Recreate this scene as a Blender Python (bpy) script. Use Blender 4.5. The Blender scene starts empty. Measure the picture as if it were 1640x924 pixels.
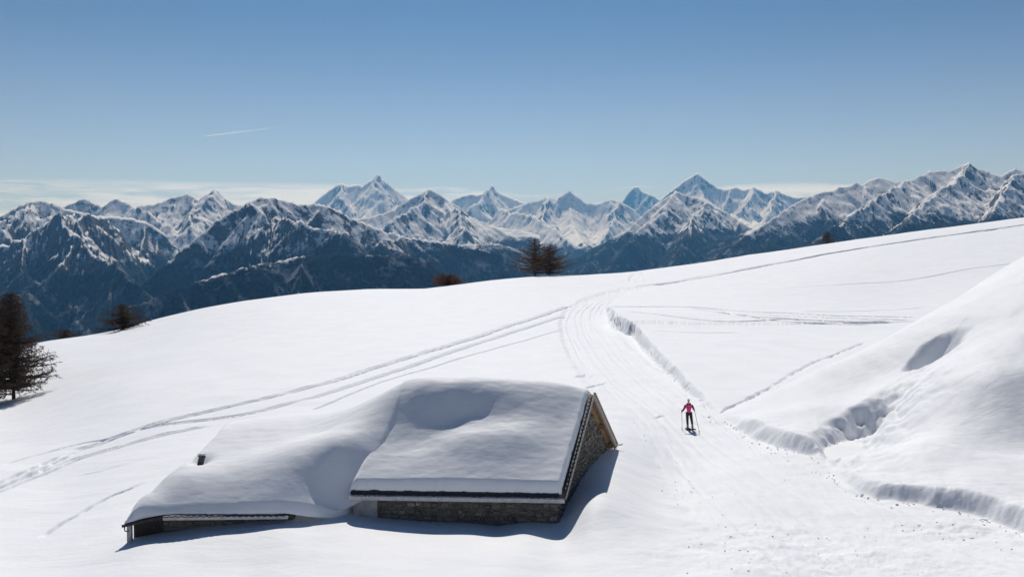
import bpy, math, random
import numpy as np
from mathutils import Vector, Matrix

random.seed(7)
scene = bpy.context.scene
col = scene.collection
R = math.radians

# ------------------------------------------------------------------ camera
F = 1600.0                      # focal length in photo pixels (photo is 1640 x 924)
CAM_H = 10.7
PITCH = math.atan(77.0 / F)
cam_data = bpy.data.cameras.new('camera')
cam_data.sensor_width = 36.0
cam_data.lens = 36.0 * F / 1640.0
cam_data.clip_start = 0.5
cam_data.clip_end = 300000.0
cam = bpy.data.objects.new('camera', cam_data)
cam.location = (0, 0, CAM_H)
cam.rotation_euler = (math.pi / 2 - PITCH, 0, 0)
col.objects.link(cam)
scene.camera = cam

# ------------------------------------------------------------------ sky, sun, exposure
SUN_AZ, SUN_EL = -3.0, 46.0
world = bpy.data.worlds.new('World')
scene.world = world
world.use_nodes = True
wn, wl = world.node_tree.nodes, world.node_tree.links
wn.clear()
w_out = wn.new('ShaderNodeOutputWorld')
w_bg = wn.new('ShaderNodeBackground')
sky = wn.new('ShaderNodeTexSky')
sky.sky_type = 'NISHITA'
sky.sun_disc = False
sky.sun_elevation = R(SUN_EL)
sky.sun_rotation = R(SUN_AZ)
sky.altitude = 4000
sky.air_density = 1.0
sky.dust_density = 0.0
sky.ozone_density = 5.0
w_bg.inputs['Strength'].default_value = 0.05
# thin cloud veil low over the horizon
w_tc = wn.new('ShaderNodeTexCoord')
w_sep = wn.new('ShaderNodeSeparateXYZ'); wl.new(w_tc.outputs['Generated'], w_sep.inputs[0])
w_map = wn.new('ShaderNodeMapping'); wl.new(w_tc.outputs['Generated'], w_map.inputs[0])
w_map.inputs['Scale'].default_value = (3.0, 3.0, 38.0)
w_map.inputs['Location'].default_value = (0.3, 0.0, 0.35)
w_noise = wn.new('ShaderNodeTexNoise'); wl.new(w_map.outputs[0], w_noise.inputs[0])
w_noise.inputs['Scale'].default_value = 1.0
w_noise.inputs['Detail'].default_value = 7.0
w_noise.inputs['Roughness'].default_value = 0.6
w_rn = wn.new('ShaderNodeMapRange'); wl.new(w_noise.outputs[0], w_rn.inputs[0])
w_rn.inputs[1].default_value = 0.40; w_rn.inputs[2].default_value = 0.54
w_rn.interpolation_type = 'SMOOTHSTEP'
w_el = wn.new('ShaderNodeMapRange'); wl.new(w_sep.outputs[2], w_el.inputs[0])
w_el.inputs[1].default_value = 0.062; w_el.inputs[2].default_value = 0.048
w_el.interpolation_type = 'SMOOTHSTEP'
w_mul = wn.new('ShaderNodeMath'); w_mul.operation = 'MULTIPLY'
wl.new(w_rn.outputs[0], w_mul.inputs[0]); wl.new(w_el.outputs[0], w_mul.inputs[1])
w_mul2 = wn.new('ShaderNodeMath'); w_mul2.operation = 'MULTIPLY'
wl.new(w_mul.outputs[0], w_mul2.inputs[0]); w_mul2.inputs[1].default_value = 0.6
w_mix = wn.new('ShaderNodeMix'); w_mix.data_type = 'RGBA'
w_v = wn.new('ShaderNodeMapRange'); wl.new(w_sep.outputs[2], w_v.inputs[0])
w_v.inputs[1].default_value = 0.27; w_v.inputs[2].default_value = -0.01; w_v.inputs[4].default_value = 0.22
w_v.interpolation_type = 'SMOOTHERSTEP'
w_max = wn.new('ShaderNodeMath'); w_max.operation = 'MAXIMUM'
wl.new(w_mul2.outputs[0], w_max.inputs[0]); wl.new(w_v.outputs[0], w_max.inputs[1])
wl.new(w_max.outputs[0], w_mix.inputs[0])
wl.new(sky.outputs[0], w_mix.inputs[6])
w_mix.inputs[7].default_value = (19.0, 19.5, 21.5, 1)
wl.new(w_mix.outputs[2], w_bg.inputs['Color'])
wl.new(w_bg.outputs[0], w_out.inputs[0])

SUN = Vector((math.sin(R(SUN_AZ)) * math.cos(R(SUN_EL)),
              math.cos(R(SUN_AZ)) * math.cos(R(SUN_EL)), math.sin(R(SUN_EL))))
sd = bpy.data.lights.new('sun', 'SUN')
sd.energy = 3.7
sd.angle = R(0.53)
sd.color = (1.0, 0.972, 0.94)
sun = bpy.data.objects.new('sun', sd)
sun.rotation_euler = SUN.to_track_quat('Z', 'Y').to_euler()
sun.location = SUN * 200
col.objects.link(sun)

scene.view_settings.view_transform = 'Standard'
scene.view_settings.look = 'None'
scene.view_settings.gamma = 1.0
scene.view_settings.use_curve_mapping = False
scene.view_settings.exposure = 0.04
scene.render.engine = 'CYCLES'
scene.cycles.max_bounces = 6
scene.cycles.diffuse_bounces = 4
scene.cycles.volume_bounces = 0
scene.cycles.transparent_max_bounces = 8
scene.cycles.use_denoising = True
try:
    scene.cycles.denoiser = 'OPENIMAGEDENOISE'
except Exception:
    pass

# ------------------------------------------------------------------ maths helpers
def sstep(x, a=0.0, b=1.0):
    t = np.clip((np.asarray(x, float) - a) / (b - a), 0, 1)
    return t * t * (3 - 2 * t)

_rng = np.random.RandomState(11)
_perm = np.tile(_rng.permutation(256), 2)
_ang = _rng.rand(256) * 2 * np.pi
_gx, _gy = np.cos(_ang), np.sin(_ang)

def perlin(x, y, seed=0):
    x = np.asarray(x, float) + seed * 17.31
    y = np.asarray(y, float) + seed * 9.73
    xi = np.floor(x).astype(np.int64); yi = np.floor(y).astype(np.int64)
    xf = x - xi; yf = y - yi
    u = xf * xf * xf * (xf * (xf * 6 - 15) + 10)
    v = yf * yf * yf * (yf * (yf * 6 - 15) + 10)
    def g(ix, iy, dx, dy):
        h = _perm[(_perm[ix & 255] + iy) & 255]
        return _gx[h] * dx + _gy[h] * dy
    n00 = g(xi, yi, xf, yf); n10 = g(xi + 1, yi, xf - 1, yf)
    n01 = g(xi, yi + 1, xf, yf - 1); n11 = g(xi + 1, yi + 1, xf - 1, yf - 1)
    a = n00 + u * (n10 - n00); b = n01 + u * (n11 - n01)
    return 1.5 * (a + v * (b - a))

def fbm(x, y, octs=4, seed=0, gain=0.5):
    t = 0; amp = 1.0; f = 1.0
    for i in range(octs):
        t = t + amp * perlin(x * f, y * f, seed + i * 3)
        amp *= gain; f *= 2.03
    return t

def ridged(x, y, octs=4, seed=0, gain=0.5):
    t = 0; amp = 1.0; f = 1.0
    for i in range(octs):
        t = t + amp * (1 - 2 * np.abs(perlin(x * f, y * f, seed + i * 5)))
        amp *= gain; f *= 2.1
    return t

class TPS:
    """thin plate spline through scattered heights"""
    def __init__(self, x, y, z, lam=1e-4):
        self.x, self.y = np.array(x, float), np.array(y, float)
        n = len(self.x)
        K = self._k(self.x[:, None] - self.x[None], self.y[:, None] - self.y[None])
        K += lam * np.eye(n)
        P = np.stack([np.ones(n), self.x, self.y], 1)
        A = np.zeros((n + 3, n + 3)); A[:n, :n] = K; A[:n, n:] = P; A[n:, :n] = P.T
        self.w = np.linalg.solve(A, np.concatenate([np.array(z, float), np.zeros(3)]))
    @staticmethod
    def _k(dx, dy):
        r2 = dx * dx + dy * dy
        return 0.5 * r2 * np.log(r2 + 1e-12)
    def __call__(self, x, y):
        x = np.asarray(x, float); y = np.asarray(y, float)
        n = len(self.x)
        o = self.w[n] + self.w[n + 1] * x + self.w[n + 2] * y
        for i in range(n):
            o = o + self.w[i] * self._k(x - self.x[i], y - self.y[i])
        return o

_cp, _sp = math.cos(PITCH), math.sin(PITCH)
def ray(u, v):
    """direction of the photo pixel, scaled so that Y = 1"""
    x = (u - 820.0) / F; y = (462.0 - v) / F
    d = Vector((x, _cp + y * _sp, -_sp + y * _cp))
    return d / d.y
def P(u, v, d):
    q = ray(u, v) * d
    return Vector((q.x, q.y, q.z + CAM_H))
def to_uv(p):
    x, y, z = p[0], p[1], p[2] - CAM_H
    fw = y * _cp - z * _sp; up = y * _sp + z * _cp
    return 820 + F * x / fw, 462 - F * up / fw

def polydist(X, Y, pts, vals=None):
    """distance, side (+ = right of travel), arc length, interpolated values"""
    best = np.full(X.shape, 1e18); pbest = np.zeros(X.shape); side = np.zeros(X.shape); arc = np.zeros(X.shape)
    val = np.zeros(X.shape)
    acc = 0.0
    for i in range(len(pts) - 1):
        ax, ay = pts[i][0], pts[i][1]; bx, by = pts[i + 1][0], pts[i + 1][1]
        ex, ey = bx - ax, by - ay; L2 = ex * ex + ey * ey + 1e-12; L = math.sqrt(L2)
        t = np.clip(((X - ax) * ex + (Y - ay) * ey) / L2, 0, 1)
        dx = X - ax - t * ex; dy = Y - ay - t * ey
        d2 = dx * dx + dy * dy
        perp = (ey * (X - ax) - ex * (Y - ay)) / L
        m = d2 < best
        tie = np.abs(d2 - best) <= 1e-7 * (best + 1e-9)
        ms = np.where(tie, np.abs(perp) > np.abs(pbest), m)
        best = np.where(m, d2, best)
        pbest = np.where(ms, perp, pbest)
        side = np.where(ms, np.sign(perp), side)
        arc = np.where(m, acc + t * L, arc)
        if vals is not None:
            val = np.where(m, vals[i] + t * (vals[i + 1] - vals[i]), val)
        acc += L
    return np.sqrt(best), side, arc, val, acc

def dense(pts, n=6):
    """smooth (Catmull-Rom) resampling of a polyline of tuples"""
    pts = [np.array(p, float) for p in pts]
    if len(pts) < 3: return [tuple(p) for p in pts]
    q = [2 * pts[0] - pts[1]] + pts + [2 * pts[-1] - pts[-2]]
    out = []
    for i in range(1, len(q) - 2):
        for k in range(n):
            t = k / n
            a, b, c, d = q[i - 1], q[i], q[i + 1], q[i + 2]
            out.append(tuple(0.5 * (2 * b + (c - a) * t + (2 * a - 5 * b + 4 * c - d) * t * t + (3 * b - a - 3 * c + d) * t ** 3)))
    out.append(tuple(pts[-1]))
    return out

# ------------------------------------------------------------------ object helpers
def tag(o, label=None, cat=None, group=None, kind=None):
    if label: o['label'] = label
    if cat: o['category'] = cat
    if group: o['group'] = group
    if kind: o['kind'] = kind
    return o

def link(name, me, mat, parent=None, smooth=False):
    o = bpy.data.objects.new(name, me)
    if mat is not None and not me.materials: me.materials.append(mat)
    if parent is not None: o.parent = parent
    if smooth:
        me.polygons.foreach_set('use_smooth', np.ones(len(me.polygons), bool))
    col.objects.link(o)
    return o

def empty(name, loc, rz=0.0):
    o = bpy.data.objects.new(name, None)
    o.location = loc; o.rotation_euler = (0, 0, rz)
    o.empty_display_size = 0.3
    col.objects.link(o)
    return o

def grid_mesh(name, X, Y, Z):
    nr, nc = X.shape
    me = bpy.data.meshes.new(name)
    co = np.stack([X, Y, Z], -1).reshape(-1, 3).astype(np.float32)
    idx = np.arange(nr * nc).reshape(nr, nc)
    q = np.stack([idx[:-1, :-1], idx[:-1, 1:], idx[1:, 1:], idx[1:, :-1]], -1).reshape(-1, 4)
    me.vertices.add(len(co)); me.vertices.foreach_set('co', co.ravel())
    me.loops.add(q.size); me.loops.foreach_set('vertex_index', q.ravel().astype(np.int32))
    me.polygons.add(len(q))
    me.polygons.foreach_set('loop_start', (np.arange(len(q)) * 4).astype(np.int32))
    me.polygons.foreach_set('use_smooth', np.ones(len(q), bool))
    me.update(calc_edges=True)
    return me

class MB:
    """collects simple shapes into one mesh"""
    def __init__(self): self.v = []; self.f = []
    def poly(self, vs, fs):
        b = len(self.v); self.v += [tuple(p) for p in vs]
        self.f += [tuple(i + b for i in f) for f in fs]
    def box(self, c, s, m=None):
        x, y, z = s[0] / 2, s[1] / 2, s[2] / 2
        vs = [Vector((i * x, j * y, k * z)) for k in (-1, 1) for j in (-1, 1) for i in (-1, 1)]
        if m is not None: vs = [m @ p for p in vs]
        vs = [p + Vector(c) for p in vs]
        self.poly(vs, [(0, 2, 3, 1), (4, 5, 7, 6), (0, 1, 5, 4), (2, 6, 7, 3), (0, 4, 6, 2), (1, 3, 7, 5)])
    def hexa(self, p):          # eight corners: bottom 4 (ccw), top 4 (ccw)
        self.poly(p, [(3, 2, 1, 0), (4, 5, 6, 7), (0, 1, 5, 4), (1, 2, 6, 5), (2, 3, 7, 6), (3, 0, 4, 7)])
    def bar(self, a, b, w, h, up=Vector((0, 0, 1))):
        """rectangular bar from a to b"""
        a, b = Vector(a), Vector(b); d = (b - a).normalized()
        sx = d.cross(up).normalized(); uz = sx.cross(d).normalized()
        o = [(-w / 2, -h / 2), (w / 2, -h / 2), (w / 2, h / 2), (-w / 2, h / 2)]
        vs = [a + sx * i + uz * j for i, j in o] + [b + sx * i + uz * j for i, j in o]
        self.poly(vs, [(3, 2, 1, 0), (4, 5, 6, 7), (0, 1, 5, 4), (1, 2, 6, 5), (2, 3, 7, 6), (3, 0, 4, 7)])
    def tube(self, pts, rad, n=6, cap=True):
        pts = [Vector(p) for p in pts]
        base = len(self.v)
        up = Vector((0, 0, 1))
        for i, p in enumerate(pts):
            d = (pts[min(i + 1, len(pts) - 1)] - pts[max(i - 1, 0)])
            d = d.normalized() if d.length > 1e-9 else Vector((0, 0, 1))
            a = d.cross(up if abs(d.z) < 0.95 else Vector((1, 0, 0))).normalized(); b = d.cross(a)
            r = rad[i] if isinstance(rad, (list, tuple)) else rad
            for k in range(n):
                t = 2 * math.pi * k / n
                self.v.append(tuple(p + a * (r * math.cos(t)) + b * (r * math.sin(t))))
        for i in range(len(pts) - 1):
            for k in range(n):
                k2 = (k + 1) % n
                self.f.append((base + i * n + k, base + i * n + k2, base + (i + 1) * n + k2, base + (i + 1) * n + k))
        if cap:
            self.f.append(tuple(base + k for k in reversed(range(n))))
            self.f.append(tuple(base + (len(pts) - 1) * n + k for k in range(n)))
    def ico(self, c, s, m=None):
        t = (1 + 5 ** .5) / 2
        vs = [(-1, t, 0), (1, t, 0), (-1, -t, 0), (1, -t, 0), (0, -1, t), (0, 1, t), (0, -1, -t), (0, 1, -t), (t, 0, -1), (t, 0, 1), (-t, 0, -1), (-t, 0, 1)]
        fs = [(0, 11, 5), (0, 5, 1), (0, 1, 7), (0, 7, 10), (0, 10, 11), (1, 5, 9), (5, 11, 4), (11, 10, 2), (10, 7, 6), (7, 1, 8), (3, 9, 4), (3, 4, 2), (3, 2, 6), (3, 6, 8), (3, 8, 9), (4, 9, 5), (2, 4, 11), (6, 2, 10), (8, 6, 7), (9, 8, 1)]
        q = []
        for p in vs:
            p = Vector(p).normalized() * random.uniform(.75, 1.2)
            p = Vector((p.x * s[0], p.y * s[1], p.z * s[2]))
            q.append(p + Vector(c))
        self.poly(q, fs)
    def build(self, name, mat, parent=None, smooth=False):
        me = bpy.data.meshes.new(name)
        me.from_pydata(self.v, [], self.f); me.update()
        return link(name, me, mat, parent, smooth)

# ------------------------------------------------------------------ materials
def new_mat(name):
    m = bpy.data.materials.new(name); m.use_nodes = True
    nt = m.node_tree; b = nt.nodes['Principled BSDF']
    return m, nt, b

def nd(nt, t, **kw):
    n = nt.nodes.new(t)
    for k, v in kw.items(): setattr(n, k, v)
    return n

def noise(nt, vec, scale, detail=4, rough=0.55, dist=0.0):
    n = nd(nt, 'ShaderNodeTexNoise')
    n.inputs['Scale'].default_value = scale; n.inputs['Detail'].default_value = detail
    n.inputs['Roughness'].default_value = rough; n.inputs['Distortion'].default_value = dist
    if vec is not None: nt.links.new(vec, n.inputs['Vector'])
    return n.outputs['Fac']

def mapr(nt, x, a, b, c=0.0, d=1.0, smooth=True):
    n = nd(nt, 'ShaderNodeMapRange')
    n.interpolation_type = 'SMOOTHSTEP' if smooth else 'LINEAR'
    nt.links.new(x, n.inputs[0])
    for i, v in zip((1, 2, 3, 4), (a, b, c, d)): n.inputs[i].default_value = v
    return n.outputs[0]

def mth(nt, op, a, b=None):
    n = nd(nt, 'ShaderNodeMath', operation=op)
    for i, v in enumerate((a, b)):
        if v is None: continue
        if isinstance(v, (int, float)): n.inputs[i].default_value = v
        else: nt.links.new(v, n.inputs[i])
    return n.outputs[0]

def mixc(nt, fac, a, b):
    n = nd(nt, 'ShaderNodeMix'); n.data_type = 'RGBA'
    if isinstance(fac, (int, float)): n.inputs[0].default_value = fac
    else: nt.links.new(fac, n.inputs[0])
    for i, v in ((6, a), (7, b)):
        if isinstance(v, tuple): n.inputs[i].default_value = (*v, 1)
        else: nt.links.new(v, n.inputs[i])
    return n.outputs[2]

def scaled(nt, vec, s):
    n = nd(nt, 'ShaderNodeMapping'); n.inputs['Scale'].default_value = s
    nt.links.new(vec, n.inputs[0]); return n.outputs[0]

def bump(nt, bsdf, h, strength, dist):
    n = nd(nt, 'ShaderNodeBump'); n.inputs['Strength'].default_value = strength
    n.inputs['Distance'].default_value = dist
    nt.links.new(h, n.inputs['Height']); nt.links.new(n.outputs[0], bsdf.inputs['Normal'])

def snow_mat(name, ripple, grain, streak=(1, 1, 1)):
    m, nt, b = new_mat(name)
    pos = nd(nt, 'ShaderNodeNewGeometry').outputs['Position']
    b.inputs['Roughness'].default_value = 0.55
    b.inputs['Specular IOR Level'].default_value = 0.06
    n1 = noise(nt, scaled(nt, pos, streak), 2.2, 5, 0.6)
    n2 = noise(nt, pos, 22.0, 3, 0.6)
    c = mixc(nt, mapr(nt, noise(nt, pos, 0.35, 4), 0.35, 0.65), (0.865, 0.88, 0.905), (0.90, 0.913, 0.932))
    nt.links.new(c, b.inputs['Base Color'])
    n3 = noise(nt, scaled(nt, pos, (.35, 1.3, 1)), 0.8, 4, 0.6, 0.4)
    h = mth(nt, 'ADD', mth(nt, 'MULTIPLY', n1, ripple), mth(nt, 'MULTIPLY', n2, grain))
    h = mth(nt, 'ADD', h, mth(nt, 'MULTIPLY', n3, ripple * 2.0))
    bump(nt, b, h, 1.0, 1.0)
    return m

M_SNOW = snow_mat('field_snow', 0.02, 0.003, (1, 1.8, 1))
M_ROOFSNOW = snow_mat('roof_snow', 0.009, 0.003, (1.2, 3.0, 3.0))
M_CLOD = snow_mat('clod_snow', 0.02, 0.01)

def plain(name, c, rough=0.6, metal=0.0, var=0.25, scale=8.0, stretch=(1, 1, 1), bmp=0.01):
    m, nt, b = new_mat(name)
    tc = nd(nt, 'ShaderNodeTexCoord').outputs['Object']
    n = noise(nt, scaled(nt, tc, stretch), scale, 5, 0.62)
    k = mapr(nt, n, 0.3, 0.7)
    lo = tuple(x * (1 - var) for x in c); hi = tuple(min(1, x * (1 + var)) for x in c)
    nt.links.new(mixc(nt, k, lo, hi), b.inputs['Base Color'])
    b.inputs['Roughness'].default_value = rough
    b.inputs['Metallic'].default_value = metal
    if bmp: bump(nt, b, n, 0.6, bmp)
    return m

M_WOOD = plain('weathered_wood', (0.20, 0.12, 0.065), 0.75, 0, 0.5, 5, (1, 8, 8), 0.02)
M_PALEWOOD = plain('pale_boards', (0.40, 0.27, 0.15), 0.75, 0, 0.4, 5, (1, 8, 8), 0.02)
M_GREYWOOD = plain('grey_barge_board', (0.33, 0.31, 0.30), 0.7, 0, 0.3, 5, (1, 8, 8), 0.02)
M_DARKWOOD = plain('dark_boards', (0.045, 0.035, 0.03), 0.8, 0, 0.5, 5, (8, 8, 1), 0.02)
M_FASCIA = plain('metal_gutter', (0.42, 0.42, 0.45), 0.45, 0.3, 0.15, 4, (1, 1, 1), 0)
M_TILE = plain('slate_tile', (0.035, 0.035, 0.04), 0.55, 0, 0.5, 6)
M_PLASTER = plain('grey_plaster', (0.34, 0.34, 0.34), 0.85, 0, 0.25, 3)
M_MORTAR = plain('mortar', (0.13, 0.12, 0.105), 0.9, 0, 0.4, 4, (1, 1, 1), 0.03)
M_CHIMNEY = plain('sooty_metal', (0.05, 0.05, 0.055), 0.6, 0, 0.4, 6)
M_ICE = plain('ice_beads', (0.8, 0.83, 0.88), 0.2, 0, 0.1, 6)

def stone_mat():
    m, nt, b = new_mat('field_stone')
    g = nd(nt, 'ShaderNodeNewGeometry')
    r = g.outputs['Random Per Island']
    ramp = nd(nt, 'ShaderNodeValToRGB'); nt.links.new(r, ramp.inputs[0])
    e = ramp.color_ramp.elements
    e[0].position = 0; e[0].color = (0.10, 0.088, 0.072, 1)
    e[1].position = 1; e[1].color = (0.46, 0.42, 0.36, 1)
    for p, c in ((.35, (0.15, 0.13, 0.105)), (.7, (0.20, 0.18, 0.15)), (.9, (0.24, 0.205, 0.15))):
        x = e.new(p); x.color = (*c, 1)
    n = noise(nt, g.outputs['Position'], 9, 5, 0.65)
    nt.links.new(mixc(nt, mapr(nt, n, .35, .7), ramp.outputs[0], (0.15, 0.135, 0.11)), b.inputs['Base Color'])
    b.inputs['Roughness'].default_value = 0.9
    bump(nt, b, n, 0.8, 0.04)
    return m
M_STONE = stone_mat()

# ------------------------------------------------------------------ the snowfield
# ground heights: pixel of the photograph and the distance at which that ground lies
GC = [(-250, 1000, 29), (0, 1000, 29), (400, 1000, 29.2), (820, 1000, 28.6), (1240, 1000, 28), (1640, 1000, 27.5), (1900, 1000, 27),
      (-200, 924, 33), (0, 924, 33.5), (400, 924, 32.8), (800, 924, 31.8), (1200, 924, 31.4), (1640, 924, 31.0), (1900, 924, 31),
      (185, 878, 36.0), (300, 885, 35.0), (600, 861, 36.2), (760, 857, 36.6), (840, 853, 36.8), (905, 846, 37.6),
      (210, 866, 36.6), (330, 842, 37.6), (450, 830, 37.9), (500, 832, 38.0), (545, 826, 38.4), (590, 826, 38.7), (700, 837, 38.4), (800, 845, 38.1),
      (945, 816, 37.8), (968, 803, 38.5), (977, 765, 42.2), (985, 733, 46.2), (1000, 700, 51.5),
      (1050, 760, 46.2), (1104, 687, 57), (1180, 760, 45.7), (1300, 840, 37.8), (1000, 826, 37.6), (962, 850, 36.2), (1045, 800, 41.2),
      (0, 780, 48.5), (0, 860, 39.0), (100, 800, 45.5), (-200, 780, 49),
      (60, 700, 65), (200, 700, 60), (0, 690, 70), (330, 670, 64), (-200, 690, 70),
      (20, 640, 92), (200, 620, 80), (400, 600, 82), (500, 560, 100), (700, 560, 98), (850, 600, 79), (1000, 570, 93),
      (940, 490, 165), (980, 470, 198), (700, 500, 150), (500, 500, 145),
      (65, 560, 125), (-200, 610, 112), (180, 540, 134), (300, 505, 150), (420, 482, 165), (500, 472, 178), (590, 466, 190), (680, 465, 200),
      (800, 450, 228), (865, 445, 240), (1020, 437, 255), (1200, 410, 280), (1420, 378, 284), (1640, 350, 285), (1900, 318, 290),
      (1120, 445, 225), (1280, 418, 240), (1400, 396, 248), (1640, 364, 255), (1900, 335, 255),
      (1200, 480, 165), (1300, 515, 128), (1460, 512, 126), (1300, 610, 76), (1150, 655, 63.5), (1450, 470, 165), (1640, 420, 190), (1640, 500, 130), (1900, 400, 190),
      (1200, 560, 97), (1400, 570, 92), (1250, 690, 56), (1400, 790, 42), (1640, 860, 36), (1640, 650, 66), (1900, 650, 66), (1900, 860, 36)]
_g = [P(*c) for c in GC]
_TB = TPS([p.x / p.y * 3 for p in _g], [math.log(p.y) for p in _g], [p.z for p in _g], 2e-4)
_CU = np.array([-600, -200, 65, 180, 300, 420, 500, 590, 680, 800, 865, 1020, 1200, 1420, 1640, 1900, 2300.])
_CD = np.array([100, 112, 125, 134, 150, 165, 178, 190, 200, 228, 240, 255, 280, 284, 285, 290, 292.])

def crest_d(a):
    return np.interp(820 + F * a, _CU, _CD)

def base(X, Y):
    X = np.asarray(X, float); Y = np.asarray(Y, float)
    a = X / Y; dc = crest_d(a)
    z = _TB(a * 3, np.log(np.minimum(Y, dc + 8)))
    t = np.maximum(Y - dc, 0)
    k = 0.003; t1 = 108.0
    return z - np.where(t < t1, k * t * t, k * t1 * t1 + 2 * k * t1 * (t - t1))

def hit(u, v, fn=base, d0=24.0, d1=300.0):
    """ground point seen at that pixel"""
    r = ray(u, v)
    ds = np.exp(np.linspace(math.log(d0), math.log(d1), 3000))
    h = CAM_H + r.z * ds - fn(r.x * ds, ds)
    i = np.nonzero(h < 0)[0]
    if len(i) == 0:
        d = ds[int(np.argmin(h))]
    else:
        i = i[0]
        d = ds[i] if i == 0 else ds[i - 1] + (ds[i] - ds[i - 1]) * h[i - 1] / (h[i - 1] - h[i] + 1e-12)
    return Vector((r.x * d, d, float(fn(np.array([r.x * d]), np.array([d]))[0])))

# hill on the right of the trail
FOOT_PX = [(1132, 664), (1165, 677), (1200, 698), (1250, 717), (1312, 738), (1345, 773), (1400, 794), (1470, 807), (1530, 819), (1580, 833), (1640, 857), (1900, 930)]
FOOT = dense([tuple(hit(*p).xy) for p in FOOT_PX], 4)
_ft = [hit(*p) for p in FOOT_PX]
FOOT_H = [0.0, .25, .75, .95, 1.15, .6, .7, .85, .9, .9, .95, 1.1]
HC = [P(*c) for c in [(1165, 663, 60.5), (1250, 628, 61.5), (1320, 595, 62), (1400, 557, 62.5), (1480, 512, 63), (1560, 463, 63.5), (1640, 415, 64), (1780, 330, 66),
      (1280, 676, 54), (1300, 650, 56.5), (1350, 640, 57), (1400, 600, 59.5), (1400, 705, 49.5), (1500, 700, 46.5), (1600, 700, 46), (1600, 600, 50),
      (1500, 600, 53), (1640, 560, 52), (1450, 640, 52.5), (1640, 780, 39.4), (1560, 760, 41.2), (1450, 755, 43), (1780, 700, 45), (1780, 560, 50)]]
HC += [Vector((p.x, p.y, p.z + h)) for p, h in zip(_ft, FOOT_H)]
for p in [P(*c) for c in [(1250, 628, 61.5), (1320, 595, 62), (1400, 557, 62.5), (1480, 512, 63), (1560, 463, 63.5), (1640, 415, 64), (1780, 330, 66)]]:
    HC.append(Vector((p.x * 1.03 - .3, p.y + 4.5, p.z - 0.9)))
    HC.append(Vector((p.x * 1.08 - 1.0, p.y + 13, p.z - 5.5)))
_TH = TPS([p.x for p in HC], [p.y for p in HC], [p.z for p in HC], 1e-3)
def hill_smooth(X, Y): return _TH(np.asarray(X, float), np.asarray(Y, float))
GULLY = dense([tuple(hit(u, v, hill_smooth).xy) for u, v in [(1311, 728), (1335, 702), (1370, 672), (1405, 645), (1437, 620), (1462, 596), (1490, 570)]], 4)
GULLY_H = list(np.interp(np.linspace(0, 6, len(GULLY)), [0, 1, 2, 3, 4, 5, 6], [.7, 1.15, 1.5, 1.5, 1.0, .4, .2]))
_pa, _pb = hit(1452, 580, hill_smooth), hit(1546, 528, hill_smooth)

def hill(X, Y):
    z = hill_smooth(X, Y)
    d, s, arc, h, L = polydist(X, Y, GULLY, GULLY_H)
    wob = 0.30 * fbm(X * .6, Y * .6, 3, 5)
    x = d * s + wob * np.clip(d, 0, 1)
    tr = np.where(x < 0, 1 - sstep(-x / 1.7), np.exp(-np.maximum(x, 0) / 1.6))
    rough = (1 + 0.35 * fbm(X * .9, Y * .9, 4, 6))
    z = z - h * tr * np.clip(rough, .3, 1.6)
    # hollow with a soft rim
    cx, cy = (_pa.x + _pb.x) / 2, (_pa.y + _pb.y) / 2
    ax = Vector((_pb.x - _pa.x, _pb.y - _pa.y)); La = ax.length / 2; ax.normalize()
    p = (X - cx) * ax.x + (Y - cy) * ax.y; q = -(X - cx) * ax.y + (Y - cy) * ax.x
    rho = np.sqrt((p / (La * 1.05)) ** 2 + (q / 1.25) ** 2) * (1 + .3 * fbm(X * .45, Y * .45, 3, 15))
    z = z - 1.15 * (1 - sstep(rho, 0.15, 1.05)) + .22 * np.exp(-((p + .5) / .35) ** 2 - ((q + .3) / .5) ** 2)
    z = z + 0.15 * fbm(X * .16, Y * .16, 2, 9) + 0.06 * fbm(X * .5, Y * .3, 3, 10)
    return z

# trail and its right-hand bank
TRAIL_PX = [(1660, 361, 1.1), (1540, 374, 1.1), (1400, 394, 1.2), (1280, 415, 1.3), (1200, 430, 1.3), (1100, 448, 1.5), (1040, 457, 1.9), (1000, 465, 2.4),
            (965, 478, 2.8), (942, 494, 3.0), (936, 512, 3.0), (945, 537, 3.0), (975, 577, 3), (1022, 622, 2.9), (1085, 675, 2.8), (1155, 735, 3.0), (1270, 810, 4), (1400, 885, 5), (1560, 960, 6)]
_tr = [hit(u, v) for u, v, w in TRAIL_PX]
TRAIL = dense([(p.x, p.y, w) for p, (u, v, w) in zip(_tr, TRAIL_PX)], 5)
BANK_PX = [(966, 486, 0), (972, 498, .7), (980, 521, 1.7), (1000, 536, 1.6), (1012, 539, 1.2), (1030, 561, 1.1), (1055, 588, .85), (1085, 613, .6), (1120, 645, .3), (1150, 672, 0)]
BANK = dense([(*hit(u, v).xy, h) for u, v, h in BANK_PX], 5)

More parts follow.
